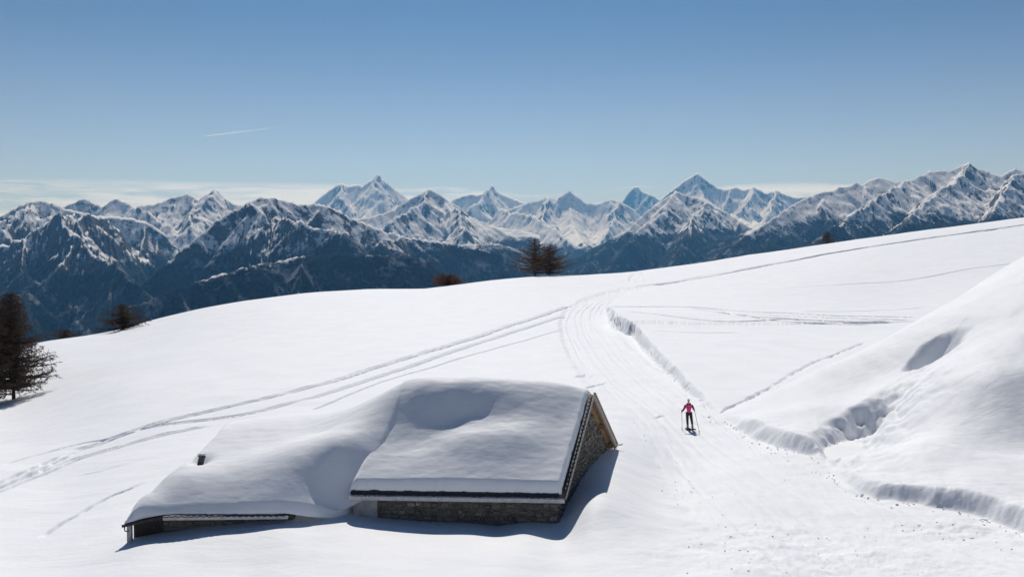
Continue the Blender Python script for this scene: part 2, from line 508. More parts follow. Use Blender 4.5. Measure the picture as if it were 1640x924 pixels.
# ski and foot tracks: pixels, groove depth, groove width, number of parallel grooves, raggedness
TRACKS = [
    ([(0, 746), (61, 729), (123, 712), (172, 702), (200, 694)], .16, .30, 1, .3),
    ([(-60, 800), (0, 775), (37, 760), (65, 748), (92, 735), (123, 721), (154, 711), (184, 700), (246, 680), (308, 664), (353, 654), (422, 637), (492, 620), (544, 606), (600, 588), (700, 559), (800, 527), (860, 508), (910, 491)], .24, .42, 2, .9),
    ([(200, 694), (232, 686), (318, 673), (388, 663), (429, 654), (474, 642), (509, 634), (561, 618), (600, 604), (700, 572), (800, 538), (850, 523), (905, 505)], .18, .34, 2, .4),
    ([(-60, 806), (0, 783), (37, 768), (92, 748), (123, 734), (184, 717), (215, 708), (262, 695), (292, 689), (340, 678)], .20, .38, 2, .4),
    ([(493, 657), (526, 646), (561, 632), (600, 616), (640, 602), (700, 585), (780, 562), (850, 542), (902, 527)], .15, .30, 1, .4),
    ([(60, 862), (90, 843), (130, 820), (165, 800), (200, 785), (236, 770)], .22, .34, 1, .8),
    ([(972, 497), (1010, 495), (1060, 494), (1110, 496), (1160, 501), (1200, 505), (1260, 507), (1330, 510), (1470, 512)], .45, .75, 2, .25),
    ([(1150, 506), (1180, 513), (1230, 518), (1290, 521), (1360, 522), (1430, 519)], .5, .8, 2, .25),
    ([(1200, 511), (1260, 514), (1340, 516), (1460, 517)], .35, .6, 2, .25),
    ([(1105, 498), (1150, 508), (1200, 516), (1250, 524), (1340, 525), (1400, 524)], .3, .6, 1, .25),
    ([(1280, 503), (1350, 502), (1440, 498), (1480, 494)], .2, .5, 1, .3),
    ([(996, 515), (1030, 517), (1070, 522), (1120, 526), (1160, 527), (1210, 524), (1260, 520)], .45, .9, 1, .5),
    ([(1040, 546), (1080, 546), (1130, 546), (1190, 543)], .14, .5, 1, .1),
    ([(1050, 455), (1120, 445), (1200, 430), (1280, 415), (1340, 404), (1400, 394), (1460, 385), (1540, 374), (1655, 358)], .55, 1.0, 2, .5),
    ([(1360, 455), (1450, 449), (1500, 441), (1560, 430), (1640, 420)], .2, .5, 1, .2),
    ([(1250, 462), (1330, 457), (1400, 452)], .12, .5, 1, .1),
    ([(1146, 667), (1175, 655), (1200, 645), (1250, 620), (1300, 592), (1350, 570), (1385, 556)], .13, .42, 1, 1.0),
    ([(1030, 452), (1010, 449), (1015, 441), (1030, 436)], .2, .9, 1, 1.0),
    ([(918, 604), (935, 599), (941, 594)], .2, .35, 1, .2),
    ([(935, 622), (955, 613), (976, 606)], .12, .25, 1, .2),
    ([(1044, 668), (1058, 664), (1075, 662)], .10, .3, 1, .2),
    ([(100, 770), (130, 761), (170, 752), (230, 735)], .05, .5, 1, .1),
]
_TR = []
for px, dep, wid, num, rag in TRACKS:
    h3 = [hit(u, v) for u, v in px]
    _TR.append((dense([tuple(p.xy) for p in h3], 4), dep, wid, num, rag))

ROUGH = [(1340, 408, 7, 16), (1020, 447, 5, 14), (1180, 880, 5, 2.5), (1120, 790, 1.3, 1.0), (1420, 905, 5, 3), (1560, 850, 2.5, 1.2), (1240, 850, 2.2, 1.4), (1300, 515, 18, 5), (1500, 840, 3, 1.2)]
_RO = [(hit(u, v), a, b) for u, v, a, b in ROUGH]

def ground(X, Y, fine=True):
    X = np.asarray(X, float); Y = np.asarray(Y, float)
    a = X / Y
    z = base(X, Y)
    z = z + 0.10 * fbm(X / 17, Y / 17, 3, 1) * sstep(Y, 40, 70) + 0.03 * fbm(X / 5.5, Y / 2.4, 3, 2) * (1 - sstep(Y, 60, 110))
    # raised field behind the trail bank
    d, s, arc, h, L = polydist(X, Y, BANK, [p[2] for p in BANK])
    jit = 0.22 * fbm(X * 1.2, Y * 1.2, 3, 21)
    sx = -d * s + jit
    z = z + h * sstep(sx / 0.7) * np.exp(-np.maximum(sx, 0) / 22)
    # trail
    d, s, arc, w, L = polydist(X, Y, TRAIL, [p[2] for p in TRAIL])
    inn = 1 - sstep((d - w + 0.3 * fbm(X * .8, Y * .8, 2, 31)) / (1.3 - .7 * sstep(Y, 60, 90)))
    x = d * s
    far = np.where(arc < 200, 1.0, 0.0)
    groov = (0.03 * perlin(x * 1.3, arc * 0.02, 41) + 0.02 * perlin(x * 3.1 + .4 * perlin(arc * .05, 0 * arc, 45), arc * 0.04, 42)) * np.clip(.6 + perlin(arc * .06, x * .3, 46), 0, 1.5) + 0.026 * fbm(x * 2.4, arc * .5, 4, 43, .55)
    groov = groov * (1 - .98 * sstep(Y, 55, 105))
    for k, of in enumerate((-.86, -.52, -.30, .12, .36, .74)):
        q = np.abs(x - of * w - .25 * perlin(arc * .05, 0 * arc + k, 47)) / .24
        groov = groov - (.07 + .08 * sstep(Y, 60, 110)) * np.clip(.7 + perlin(arc * .08, 0 * arc + k * 3.3, 48), 0, 1.4) * (1 - sstep(q, .5, 1.1)) * (.7 + .3 * sstep(Y, 44, 60))
    z = z + inn * (-0.10 - .12 * sstep(Y, 60, 90) + groov)
    edge = np.exp(-((d - w) / 0.45) ** 2)
    z = z + edge * (0.02 + 0.035 * fbm(X * 1.3, Y * 1.3, 4, 44)) * (1 - .9 * sstep(Y, 70, 115)) * sstep(Y, 46, 62)
    if fine:
        for pts, dep, wid, num, rag in _TR:
            xs = [p[0] for p in pts]; ys = [p[1] for p in pts]
            m = (X > min(xs) - 3) & (X < max(xs) + 3) & (Y > min(ys) - 3) & (Y < max(ys) + 3)
            if not m.any(): continue
            xm, ym = X[m], Y[m]
            d, s, arc, _, L = polydist(xm, ym, pts)
            fade = sstep(arc / 1.5) * sstep((L - arc) / 1.5)
            mod = np.clip(1 + rag * (.9 * perlin(arc * 1.3, 0 * arc, 51) + .5 * perlin(arc * .35, 0 * arc + 3, 52)), .25, 2)
            xx = d * s + rag * 0.12 * perlin(arc * 0.9, 0 * arc, 53)
            g = 0
            for k in range(num):
                off = (k - (num - 1) / 2) * wid * 1.35
                q = np.abs(xx - off) / (wid / 2)
                g = np.minimum(g, -(1 - sstep(q, 0.70, 1.10)) + .22 * np.exp(-((q - 1.45) / .3) ** 2))
            z[m] += g * dep * mod * fade
    # trampled places
    for p, rx, ry in _RO:
        e = np.exp(-((X - p.x) / rx) ** 2 - ((Y - p.y) / ry) ** 2)
        z = z + e * (0.04 * fbm(X * .8, Y * .8, 5, 61, .6) - .01)
    # hill, cut off towards the trail
    m = (X > -4) & (Y < 130) & (a > 0.12)
    if m.any():
        xm, ym = X[m], Y[m]
        d, s, arc, _, L = polydist(xm, ym, FOOT)
        sx = -d * s + 0.16 * fbm(xm * .5, ym * .5, 2, 71) + 0.05 * fbm(xm * .9, ym * .9, 4, 74, .6)
        lump = 0.07 * np.exp(-np.maximum(sx, 0) / 1.3) * fbm(xm * 1.2, ym * 1.2, 4, 72, .6)
        mask = sstep(sx / 0.8)
        up = np.maximum(hill(xm, ym) + lump - z[m], 0)
        soft = up * up / (up + 0.12)
        z[m] += mask * soft
    return z

def gz(x, y):
    return float(ground(np.array([float(x)]), np.array([float(y)]))[0])

def build_ground():
    ui = np.linspace(-30, 1670, 1030)
    u = np.concatenate([np.linspace(-480, -40, 40), ui, np.linspace(1680, 2100, 40)])
    a = (u - 820) / F
    N = 590
    dc = crest_d(a)
    n = 2600
    feats = []
    for pts, dep, wid, num, rag in _TR:
        feats.append(([820 + F * p[0] / p[1] for p in pts], [p[1] for p in pts], 9.0, 0.35 + .35 * num * wid))
    feats.append(([820 + F * p[0] / p[1] for p in FOOT], [p[1] for p in FOOT], 9.0, 0.7))
    feats.append(([820 + F * p[0] / p[1] for p in BANK], [p[1] for p in BANK], 9.0, 1.0))
    rows = np.zeros((N, len(u)))
    for j in range(len(u)):
        d = np.exp(np.linspace(math.log(24.0), math.log(dc[j] + 25), n))
        w = F * CAM_H / d ** 2 * 0.95 + 0.12
        w = w + 4.0 * float(sstep(u[j], 1000, 1300)) * np.exp(-((d - 52) / 12) ** 2)
        for fu, fd, amp, sg in feats:
            lo, hi = min(fu), max(fu)
            uu = min(max(u[j], lo), hi)
            fade = math.exp(-((u[j] - uu) / 25.0) ** 2)
            if fade < 0.02: continue
            if fu[0] < fu[-1]: k = np.interp(uu, fu, fd)
            else: k = np.interp(uu, fu[::-1], fd[::-1])
            sgd = sg + 0.004 * k
            w = w + fade * amp * np.exp(-((d - k) / sgd) ** 2)
        c = np.concatenate([[0], np.cumsum((w[1:] + w[:-1]) / 2 * np.diff(d))])
        rows[:, j] = np.interp(np.linspace(0, c[-1], N), c, d)
    near = np.array([6, 11, 15, 18, 20.5, 22.5])[:, None] * np.ones((1, len(u)))
    ext = np.array([12, 30, 60, 110, 200, 400, 800, 1500, 2600])[:, None] + rows[-1][None]
    Yg = np.concatenate([near, rows, ext], 0)
    Xg = Yg * a[None]
    Zg = np.maximum(ground(Xg, Yg), -1640)
    o = link('snowfield', grid_mesh('snowfield', Xg, Yg, Zg), M_SNOW)
    tag(o, 'wide smooth white snowfield with trail, bank and ski tracks', None, None, 'structure')
build_ground()

# ------------------------------------------------------------------ far mountains
def mountain_mat(name, r0, r1, nkm, bm, tl):
    m, nt, b = new_mat(name)
    g = nd(nt, 'ShaderNodeNewGeometry')
    pos = g.outputs['Position']
    sepp = nd(nt, 'ShaderNodeSeparateXYZ'); nt.links.new(pos, sepp.inputs[0])
    sepn = nd(nt, 'ShaderNodeSeparateXYZ'); nt.links.new(g.outputs['Normal'], sepn.inputs[0])
    z = sepp.outputs[2]; nz = sepn.outputs[2]
    nb = noise(nt, pos, 0.0011, 5, 0.6)
    nm = noise(nt, pos, 0.006, 6, 0.68)
    nf = noise(nt, pos, 0.028, 4, 0.7)
    # rock shows on steep ground
    st = mth(nt, 'ADD', nz, mth(nt, 'MULTIPLY', mth(nt, 'SUBTRACT', nm, 0.5), 0.6))
    st = mth(nt, 'ADD', st, mth(nt, 'MULTIPLY', mth(nt, 'SUBTRACT', nf, 0.5), 0.35))
    st = mth(nt, 'ADD', st, mth(nt, 'MULTIPLY', mth(nt, 'SUBTRACT', nb, 0.5), 0.6))
    rock = mapr(nt, st, r0, r1)
    nk = noise(nt, scaled(nt, pos, (1, 1, .45)), 0.011, 6, 0.72)
    rock = mth(nt, 'MAXIMUM', rock, mth(nt, 'MULTIPLY', mth(nt, 'MULTIPLY', mapr(nt, nk, .55, .61), nkm), mapr(nt, nz, .92, .74)))
    rockc = mixc(nt, mapr(nt, nf, .35, .65), (0.055, 0.052, 0.05), (0.13, 0.12, 0.11))
    snowc = mixc(nt, mapr(nt, nm, .3, .7), (0.80, 0.82, 0.86), (0.9, 0.905, 0.92))
    c = mixc(nt, rock, snowc, rockc)
    # forest below the tree line
    zz = mth(nt, 'ADD', z, mth(nt, 'MULTIPLY', mth(nt, 'SUBTRACT', nb, 0.5), -900.0))
    zz = mth(nt, 'ADD', zz, mth(nt, 'MULTIPLY', mth(nt, 'SUBTRACT', nf, 0.5), -420.0))
    zz = mth(nt, 'ADD', zz, mth(nt, 'MULTIPLY', mth(nt, 'SUBTRACT', nm, 0.5), -350.0))
    zz = mth(nt, 'SUBTRACT', zz, mth(nt, 'MULTIPLY', sepp.outputs[0], 0.05))
    forest = mapr(nt, zz, tl + 40.0, tl - 40.0)
    ns = noise(nt, scaled(nt, pos, (0.004, 0.004, 0.0011)), 1.0, 5, 0.65)
    gap = mapr(nt, mth(nt, 'ADD', ns, mth(nt, 'MULTIPLY', mth(nt, 'SUBTRACT', nf, .5), .25)), 0.53, 0.66)
    fc = mixc(nt, mapr(nt, nf, .4, .7), (0.014, 0.02, 0.02), (0.045, 0.055, 0.058))
    fc = mixc(nt, mth(nt, 'MULTIPLY', gap, 0.62), fc, (0.36, 0.38, 0.42))
    c = mixc(nt, forest, c, fc)
    nt.links.new(c, b.inputs['Base Color'])
    b.inputs['Roughness'].default_value = 0.8
    b.inputs['Specular IOR Level'].default_value = 0.0
    hb = mth(nt, 'ADD', mth(nt, 'MULTIPLY', nm, 30.0), mth(nt, 'MULTIPLY', nf, 14.0))
    bump(nt, b, hb, bm, 1.0)
    return m
M_MOUNT = mountain_mat('near_alpine_slopes', .70, .60, 1.0, .7, 0.0)
M_MID = mountain_mat('middle_alpine_slopes', .64, .56, .6, .5, 0.0)
M_FAR = mountain_mat('far_alpine_slopes', .62, .52, .35, .5, -250.0)
M_RIGHT = mountain_mat('right_alpine_slopes', .64, .56, .7, .5, 0.0)

def erode(Z, RR, dx, dy, steps, K):
    """running water cuts branching gullies into the slopes (stream power, implicit)"""
    nr, nc = Z.shape
    n = nr * nc
    idx = np.arange(n).reshape(nr, nc)
    hold = sstep(RR, 60, 420).ravel()
    hold[idx[0]] = 0; hold[idx[-1]] = 0
    for it in range(steps):
        best = np.zeros(Z.shape); rc = idx.copy(); ln = np.ones(Z.shape)
        for di in (-1, 0, 1):
            for dj in (-1, 0, 1):
                if di == 0 and dj == 0: continue
                i0, i1 = max(0, -di), nr - max(0, di); j0, j1 = max(0, -dj), nc - max(0, dj)
                L = math.hypot(di * dy, dj * dx)
                sl = (Z[i0:i1, j0:j1] - Z[i0 + di:i1 + di, j0 + dj:j1 + dj]) / L
                b = best[i0:i1, j0:j1]; m = sl > b
                b[m] = sl[m]
                rc[i0:i1, j0:j1][m] = idx[i0 + di:i1 + di, j0 + dj:j1 + dj][m]
                ln[i0:i1, j0:j1][m] = L
        rcl = rc.ravel().tolist()
        order = np.argsort(-Z.ravel()).tolist()
        A = [dx * dy] * n
        for i in order:
            r = rcl[i]
            if r != i: A[r] += A[i]
        f = (K * np.array(A) ** 0.45 / ln.ravel() * hold).tolist()
        z = Z.ravel().tolist()
        for i in reversed(order):
            r = rcl[i]
            if r != i:
                zr = z[r]
                if z[i] > zr: z[i] = (z[i] + f[i] * zr) / (1 + f[i])
        Z = np.array(z).reshape(nr, nc)
    return Z

def mountain(name, label, ridges, d0, d1, dy, slope, Rc, lin, seed, spurs=26, amp=260, spur_len=(1200, 3200), tilt=0.0, erosion=0.07, mat=None):
    """ridge lines given as (pixel u, pixel v, distance in km); slopes fall away from ridges and their spurs"""
    rng = random.Random(seed)
    lines = []
    for rd in ridges:
        pts = [P(u, v, d * 1000) for u, v, d in rd]
        lines.append([(p.x, p.y, p.z) for p in pts])
    main = list(lines)
    def make_spur(st, ang, ln, sl, depth):
        pts = [st]; x, y, z = st; n = 5
        for i in range(n):
            ang += rng.uniform(-.25, .25)
            x += math.sin(ang) * ln / n; y -= math.cos(ang) * ln / n; z -= sl * ln / n * rng.uniform(.6, 1.4)
            pts.append((x, y, z))
        lines.append(pts)
        if depth > 0:
            for i in (1, 2, 3):
                for sg in (-1, 1):
                    if rng.random() < .8:
                        make_spur(pts[i], ang + sg * rng.uniform(.6, 1.0), ln * rng.uniform(.25, .5), sl * 1.25, depth - 1)
    tot = sum(len(l) - 1 for l in main)
    for k in range(spurs):
        l = main[0] if rng.random() < .7 else rng.choice(main)
        i = rng.randrange(len(l) - 1); t = rng.random()
        st = tuple(l[i][c] + t * (l[i + 1][c] - l[i][c]) for c in range(3))
        st = (st[0], st[1], st[2] - 15)
        make_spur(st, rng.gauss(tilt, .45), rng.uniform(*spur_len), slope * rng.uniform(.55, .8), 1)
    us = [p[0] for rd in ridges for p in rd]
    u0, u1 = min(us) - 25, max(us) + 25
    nx = int((u1 - u0) * 0.66) + 8
    ys = np.arange(d0 * 1000, d1 * 1000 + dy, dy)
    a = (np.linspace(u0, u1, nx) - 820) / F
    Y, A = np.meshgrid(ys, a, indexing='ij')
    X = A * Y
    wx = X + 90 * fbm(X / 900, Y / 900, 3, seed + 1); wy = Y + 90 * fbm(X / 900 + 5, Y / 900, 3, seed + 2)
    Z = np.full(X.shape, -1e9); RR = np.full(X.shape, 1e9); S = np.zeros(X.shape)
    for li, l in enumerate(lines):
        mainl = li < len(main)
        QX, QY = (X, Y) if li == 0 else (wx, wy)
        d, s, arc, zl, L = polydist(QX, QY, l, [p[2] for p in l])
        f = slope * Rc * (1 - np.exp(-d / Rc)) + lin * d
        zz = zl - f
        m = zz > Z
        Z = np.where(m, zz, Z)
        S = np.where(m, arc + li * 371.0, S)
        if li == 0: RR = np.minimum(RR, d)
    k = np.minimum(RR * 0.30, amp)
    nyh = X.shape[0] // 2
    Z = Z + k * (0.40 * ridged(X / 1500, Y / 1500, 5, seed + 3, .52) - .2)
    Z = Z + np.minimum(RR * 0.22, 110) * (0.3 * ridged(X / 520 + .3 * perlin(X / 300, Y / 300, seed), Y / 620, 4, seed + 6, .55) - .2)
    fl = ridged(S / 210 + 0.4 * perlin(X / 400, Y / 400, seed), RR / 1400, 3, seed + 4)
    Z = Z + np.minimum(RR * 0.16, 90) * 0.25 * fl
    dxm = float((X[nyh, 1:] - X[nyh, :-1]).mean())
    Z = erode(Z, RR, dxm, dy, 9, erosion)
    Z = Z - 26 * np.exp(-RR / 150) * np.abs(fbm(X / 190, Y / 190, 3, seed + 12)) * (d0 / 14 if d0 > 14 else 1)
    Z = Z + np.minimum(8 + RR * 0.02, 16) * fbm(X / 130, Y / 130, 3, seed + 8)
    Z = np.maximum(Z, -1640)
    me = grid_mesh(name, X, Y, Z)
    o = link(name, me, mat or M_MOUNT)
    tag(o, label, None, None, 'structure')
    return o

def rid(pts, d): return [(u, v, d) for u, v in pts]

mountain('mountain', 'dark rocky massif with a lit snow shoulder above deep forest', [
    rid([(-130, 352), (0, 345), (30, 328), (50, 322), (65, 319), (85, 324), (105, 333), (150, 345), (190, 346), (232, 353), (262, 372), (285, 395), (300, 420)], 12.6),
    [(-120, 420, 10.6), (0, 402, 10.8), (40, 391, 10.7), (70, 372, 10.6), (97, 359, 10.5), (115, 356, 10.6), (160, 351, 11.4)],
    [(97, 359, 10.5), (120, 375, 10.1), (150, 410, 9.5), (185, 440, 9.0), (215, 470, 8.6)],
    [(40, 391, 10.7), (30, 430, 9.8), (60, 480, 9.0)]],
    7.2, 14.2, 36, .98, 2600, .2, 101, 20)
mountain('mountain', 'row of small snowy peaks behind the dark massif', [
    rid([(95, 332), (120, 323), (128, 318), (138, 317), (150, 323), (165, 330), (175, 322), (185, 317), (200, 322), (215, 329), (250, 325), (275, 315), (300, 309), (318, 319), (332, 310), (338, 305), (343, 303), (350, 306), (358, 314), (372, 325), (400, 329), (450, 338)], 17.5),
    [(215, 329, 17.5), (235, 345, 16.6), (260, 362, 15.8), (285, 385, 15)],
    [(343, 303, 17.5), (325, 330, 16.6), (305, 352, 15.8), (300, 372, 15)]],
    13.5, 19, 40, 1.0, 700, .15, 102, 10, 90, mat=M_MID, erosion=.04)
mountain('mountain', 'broad dark mountain with steep shaded face and forested foot', [
    [(150, 540, 8.5), (185, 500, 8.7), (215, 466, 8.9), (255, 428, 9.1), (300, 391, 9.3), (345, 352, 9.6), (385, 329, 9.8), (405, 318, 9.9), (420, 313, 10), (437, 314, 10), (470, 323, 10.1), (520, 325, 10.3), (555, 343, 10.4), (600, 363, 10.5), (650, 378, 10.7), (720, 388, 10.9), (800, 404, 11.1), (850, 428, 11.3)],
    [(437, 345, 9.7), (445, 350, 9.5), (470, 362, 9.3), (505, 373, 9.2), (545, 388, 9.1)],
    [(640, 378, 10.7), (620, 395, 10), (610, 405, 9.4)]],
    6.9, 12.4, 28, 1.05, 2600, .18, 103, 20, 220)
mountain('mountain', 'low wooded ridge with pale rock bands above the snow crest', [
    [(150, 530, 7.0), (190, 496, 7.1), (240, 475, 7.2), (300, 452, 7.3), (370, 432, 7.4), (440, 415, 7.5), (500, 406, 7.6), (560, 404, 7.7), (620, 406, 7.8), (682, 411, 7.9), (700, 430, 7.9), (715, 460, 7.9), (730, 500, 7.9)]],
    5.4, 8.8, 22, .95, 3000, .2, 104, 14, 120, (500, 1500))
mountain('mountain', 'pointed snowy mountain with bright snowfields below its summit', [
    [(560, 352, 16.6), (600, 345, 17), (630, 335, 17.3), (648, 322, 17.5), (660, 315, 17.6), (680, 305, 17.7), (690, 302, 17.8), (705, 310, 17.8), (722, 322, 17.8), (735, 330, 17.8), (752, 345, 17.8), (790, 362, 17.5), (840, 385, 17)],
    [(690, 302, 17.8), (675, 325, 17.1), (650, 345, 16.4), (620, 362, 15.6)],
    [(722, 322, 17.8), (735, 350, 16.8), (740, 372, 15.9)]],
    12.5, 19, 42, 1.1, 560, .14, 105, 8, 70, mat=M_MID, erosion=.03)
mountain('mountain', 'long dark forested foothill below the bright snowfields', [
    [(540, 400, 12.4), (580, 388, 12.6), (640, 391, 12.8), (720, 393, 13), (760, 389, 13.2), (800, 388, 13.2), (835, 400, 13.2), (880, 422, 13), (930, 445, 12.8), (980, 470, 12.6)]],
    9.0, 14.4, 34, .62, 2600, .16, 106, 14, 160)
mountain('mountain', 'highest white pyramid peak with a broad glacier shoulder', [
    rid([(480, 335), (505, 322), (518, 310), (530, 302), (540, 295), (547, 293), (556, 297), (565, 296), (573, 294), (580, 298), (588, 291), (596, 287), (601, 281), (605, 278), (611, 284), (625, 296), (640, 307), (652, 318), (680, 335)], 30),
    [(605, 278, 30), (598, 295, 29.3), (610, 312, 28.5)],
    [(547, 293, 30), (545, 315, 29), (560, 335, 28)]],
    22, 32.5, 80, 1.2, 950, .11, 107, 6, 100, mat=M_FAR, erosion=.04)
mountain('mountain', 'sharp toothed snow peak behind the bright snowfields', [
    rid([(690, 330), (715, 324), (730, 316), (742, 312), (750, 310), (765, 311), (775, 308), (783, 302), (788, 295), (793, 302), (800, 308), (815, 314), (832, 321), (860, 332)], 32),
    [(788, 295, 32), (770, 318, 31), (745, 335, 30)]],
    24, 34, 80, 1.2, 950, .11, 108, 5, 100, mat=M_FAR, erosion=.04)
mountain('mountain', 'blue shaded peaks above a snowy side valley', [
    rid([(800, 338), (830, 328), (848, 321), (865, 318), (873, 314), (880, 314), (890, 317), (898, 312), (906, 307), (912, 303), (919, 309), (927, 315), (936, 322), (955, 325), (966, 321), (978, 317), (990, 320), (1010, 330)], 30),
    [(880, 314, 30), (875, 330, 29), (868, 350, 28), (880, 375, 26.5)],
    [(800, 335, 27), (850, 346, 25.5), (885, 366, 24), (915, 390, 22.5), (945, 415, 21.5)],
    [(990, 320, 30), (985, 350, 28.5), (965, 380, 26.5), (950, 400, 25)]],
    20, 32, 75, 1.15, 850, .11, 109, 9, 100, mat=M_FAR, erosion=.04)
mountain('mountain', 'hooked rock horn standing alone on the far skyline', [
    rid([(970, 335), (990, 325), (1000, 318), (1008, 307), (1014, 299), (1018, 297), (1022, 298), (1027, 304), (1035, 308), (1045, 312), (1055, 317), (1075, 328)], 39)],
    33, 41, 80, 1.3, 1500, .14, 110, 3, 140, mat=M_FAR, erosion=.03)
mountain('mountain', 'great dark pyramid peak rising over a white glacier', [
    rid([(1040, 335), (1060, 318), (1075, 304), (1085, 297), (1097, 287), (1108, 281), (1117, 276), (1127, 284), (1138, 292), (1150, 300), (1165, 302), (1178, 298), (1190, 303), (1205, 299), (1214, 301), (1225, 308), (1245, 304), (1256, 310), (1275, 315), (1300, 312), (1340, 318)], 32),
    [(1205, 299, 32), (1200, 320, 30.8), (1185, 340, 29.4)],
    [(1245, 304, 32), (1235, 325, 30.8), (1230, 345, 29.4)]],
    22, 34, 80, 1.25, 780, .11, 111, 6, 100, mat=M_FAR, erosion=.04)
mountain('mountain', 'snow capped mountain with lit flank and dark wooded base', [
    [(880, 490, 13.6), (935, 427, 14.5), (985, 387, 15.5), (1010, 362, 16), (1035, 338, 16.5), (1060, 321, 17), (1075, 311, 17.2), (1085, 305, 17.3), (1105, 312, 17.3), (1130, 321, 17), (1160, 337, 17), (1200, 362, 16.5), (1240, 390, 16)],
    [(1130, 321, 17), (1124, 335, 16.3), (1112, 352, 15.5), (1105, 372, 14.7), (1092, 400, 13.8), (1080, 430, 13)],
    [(1085, 305, 17.3), (1065, 335, 16.3), (1030, 365, 15.3), (1000, 395, 14.4)]],
    11.5, 18.6, 38, 1.0, 1000, .18, 112, 8, 90, tilt=-.5, mat=M_MID, erosion=.03)
mountain('mountain', 'long snowy ridge with rocky summits and a band of dark forest', [
    [(1080, 450, 11.6), (1130, 425, 12), (1170, 396, 12.4), (1200, 373, 12.8), (1235, 350, 13.2), (1265, 330, 13.6), (1290, 316, 14), (1320, 306, 14.2), (1335, 304, 14.3), (1345, 298, 14.4), (1362, 297, 14.4), (1372, 290, 14.5), (1382, 293, 14.5), (1393, 286, 14.5), (1405, 284, 14.5), (1420, 285, 14.6), (1432, 290, 14.6), (1445, 289, 14.6), (1462, 287, 14.6), (1475, 280, 14.7), (1488, 272, 14.7), (1497, 274, 14.7), (1505, 272, 14.8), (1520, 272, 14.8), (1535, 266, 14.8), (1544, 262, 14.8), (1552, 260, 14.8), (1560, 265, 14.8), (1568, 268, 14.8), (1580, 273, 14.8), (1597, 281, 14.8), (1612, 275, 14.8), (1625, 269, 14.8), (1640, 273, 14.8), (1750, 300, 15), (1850, 325, 15)],
    [(1462, 287, 14.6), (1430, 305, 13.8), (1400, 322, 13), (1370, 345, 12.2), (1330, 372, 11.4)],
    [(1552, 260, 14.8), (1530, 290, 13.9), (1500, 315, 13), (1470, 340, 12.2), (1450, 370, 11.3)],
    [(1640, 273, 14.8), (1620, 300, 13.8), (1600, 325, 12.8), (1590, 350, 12)]],
    9.0, 16, 34, .9, 560, .19, 113, 8, 60, tilt=-.5, mat=M_RIGHT, erosion=.022)

vg = MB(); vg.poly([(-70000, -20000, -1650), (70000, -20000, -1650), (70000, 70000, -1650), (-70000, 70000, -1650)], [(0, 1, 2, 3)])
tag(vg.build('valley_ground', M_MOUNT), 'deep wooded valley floor below the snowfield', None, None, 'structure')

# ------------------------------------------------------------------ stone walls
def stone_wall(mb, mortar, a, b, z0, z1fn, nrm, size=(.34, .16), seed=1, thick=.12):
    """courses of uneven stones on the wall from a to b (plan), z0 up to z1fn(t)"""
    rng = random.Random(seed)
    a, b = Vector(a), Vector(b); L = (b - a).length; d = (b - a) / L
    n = Vector(nrm).normalized()
    z = z0
    zmax = max(z1fn(t / 20) for t in range(21))
    while z < zmax:
        h = size[1] * rng.uniform(.7, 1.35)
        x = rng.uniform(-.2, 0)
        while x < L:
            w = size[0] * rng.uniform(.45, 1.5)
            x0, x1 = max(x, 0) + .012, min(x + w, L) - .012
            if x1 - x0 > .05:
                top = min(z + h - .02, z1fn(x0 / L) - .01, z1fn(x1 / L) - .01)
                if top - z > .04:
                    out = rng.uniform(.02, .07)
                    j = lambda s=.03: rng.uniform(-s, s)
                    def pt(xx, zz, o): q = a + d * xx + n * o; return (q.x, q.y, zz)
                    c = .03
                    z_ = z; z = z + rng.uniform(-.05, .05); top = top + (z - z_ if top + (z - z_) < z1fn(x0 / L) else 0)
                    mb.hexa([pt(x0 + j(), z + j(), -.05), pt(x1 + j(), z + j(), -.05), pt(x1 + j(), top + j(), -.05), pt(x0 + j(), top + j(), -.05),
                             pt(x0 + c + j(), z + c + j(.01), out + j()), pt(x1 - c + j(), z + c + j(.01), out + j()), pt(x1 - c + j(), top - c + j(.01), out + j()), pt(x0 + c + j(), top - c + j(.01), out + j())]); z = z_
            x += w
        z += h

# ------------------------------------------------------------------ the barn
A = P(905, 792, 38.0)          # near right eave corner
B = P(563, 786, 38.5)          # near left eave corner
C = P(985, 705, 48.0)          # far right eave corner
AP = P(938, 630, 43.0)         # gable apex
EZ = (A.z + B.z) / 2
LV = Vector((B.x - A.x, B.y - A.y, 0))       # along the eave, right to left
LLEN = LV.length; LV = LV / LLEN
CV = Vector((C.x - A.x, C.y - A.y, 0)); CLEN = CV.length; CV = CV / CLEN
HALF = CLEN / 2
RISE = AP.z - EZ
SL = RISE / HALF
O = Vector((A.x, A.y, EZ))
def RP(l, t, h=0.0):
    """roof point: l metres left of the right verge, t metres from the near eave, h above the roof plane"""
    z = SL * (HALF - abs(t - HALF))
    return O + LV * l + CV * t + Vector((0, 0, z + h))

barn = empty('stone_barn', (A.x - 4, A.y + 5, -1.0))
tag(barn, 'stone barn half buried in snow, thick snow on its gabled roof', 'barn')
def under(o, parent):
    """parent without moving"""
    o.parent = parent
    w = Vector((0, 0, 0)); p = parent
    while p is not None:
        w += Vector(p.location); p = p.parent
    o.location = Vector(o.location) - w
    return o
def bpart(mb, name, mat, parent=barn, smooth=False):
    o = mb.build(name, mat, None, smooth)
    return under(o, parent)

OV = 0.35                       # roof overhang at the gable
WI = 0.25                       # wall set-in from the eave
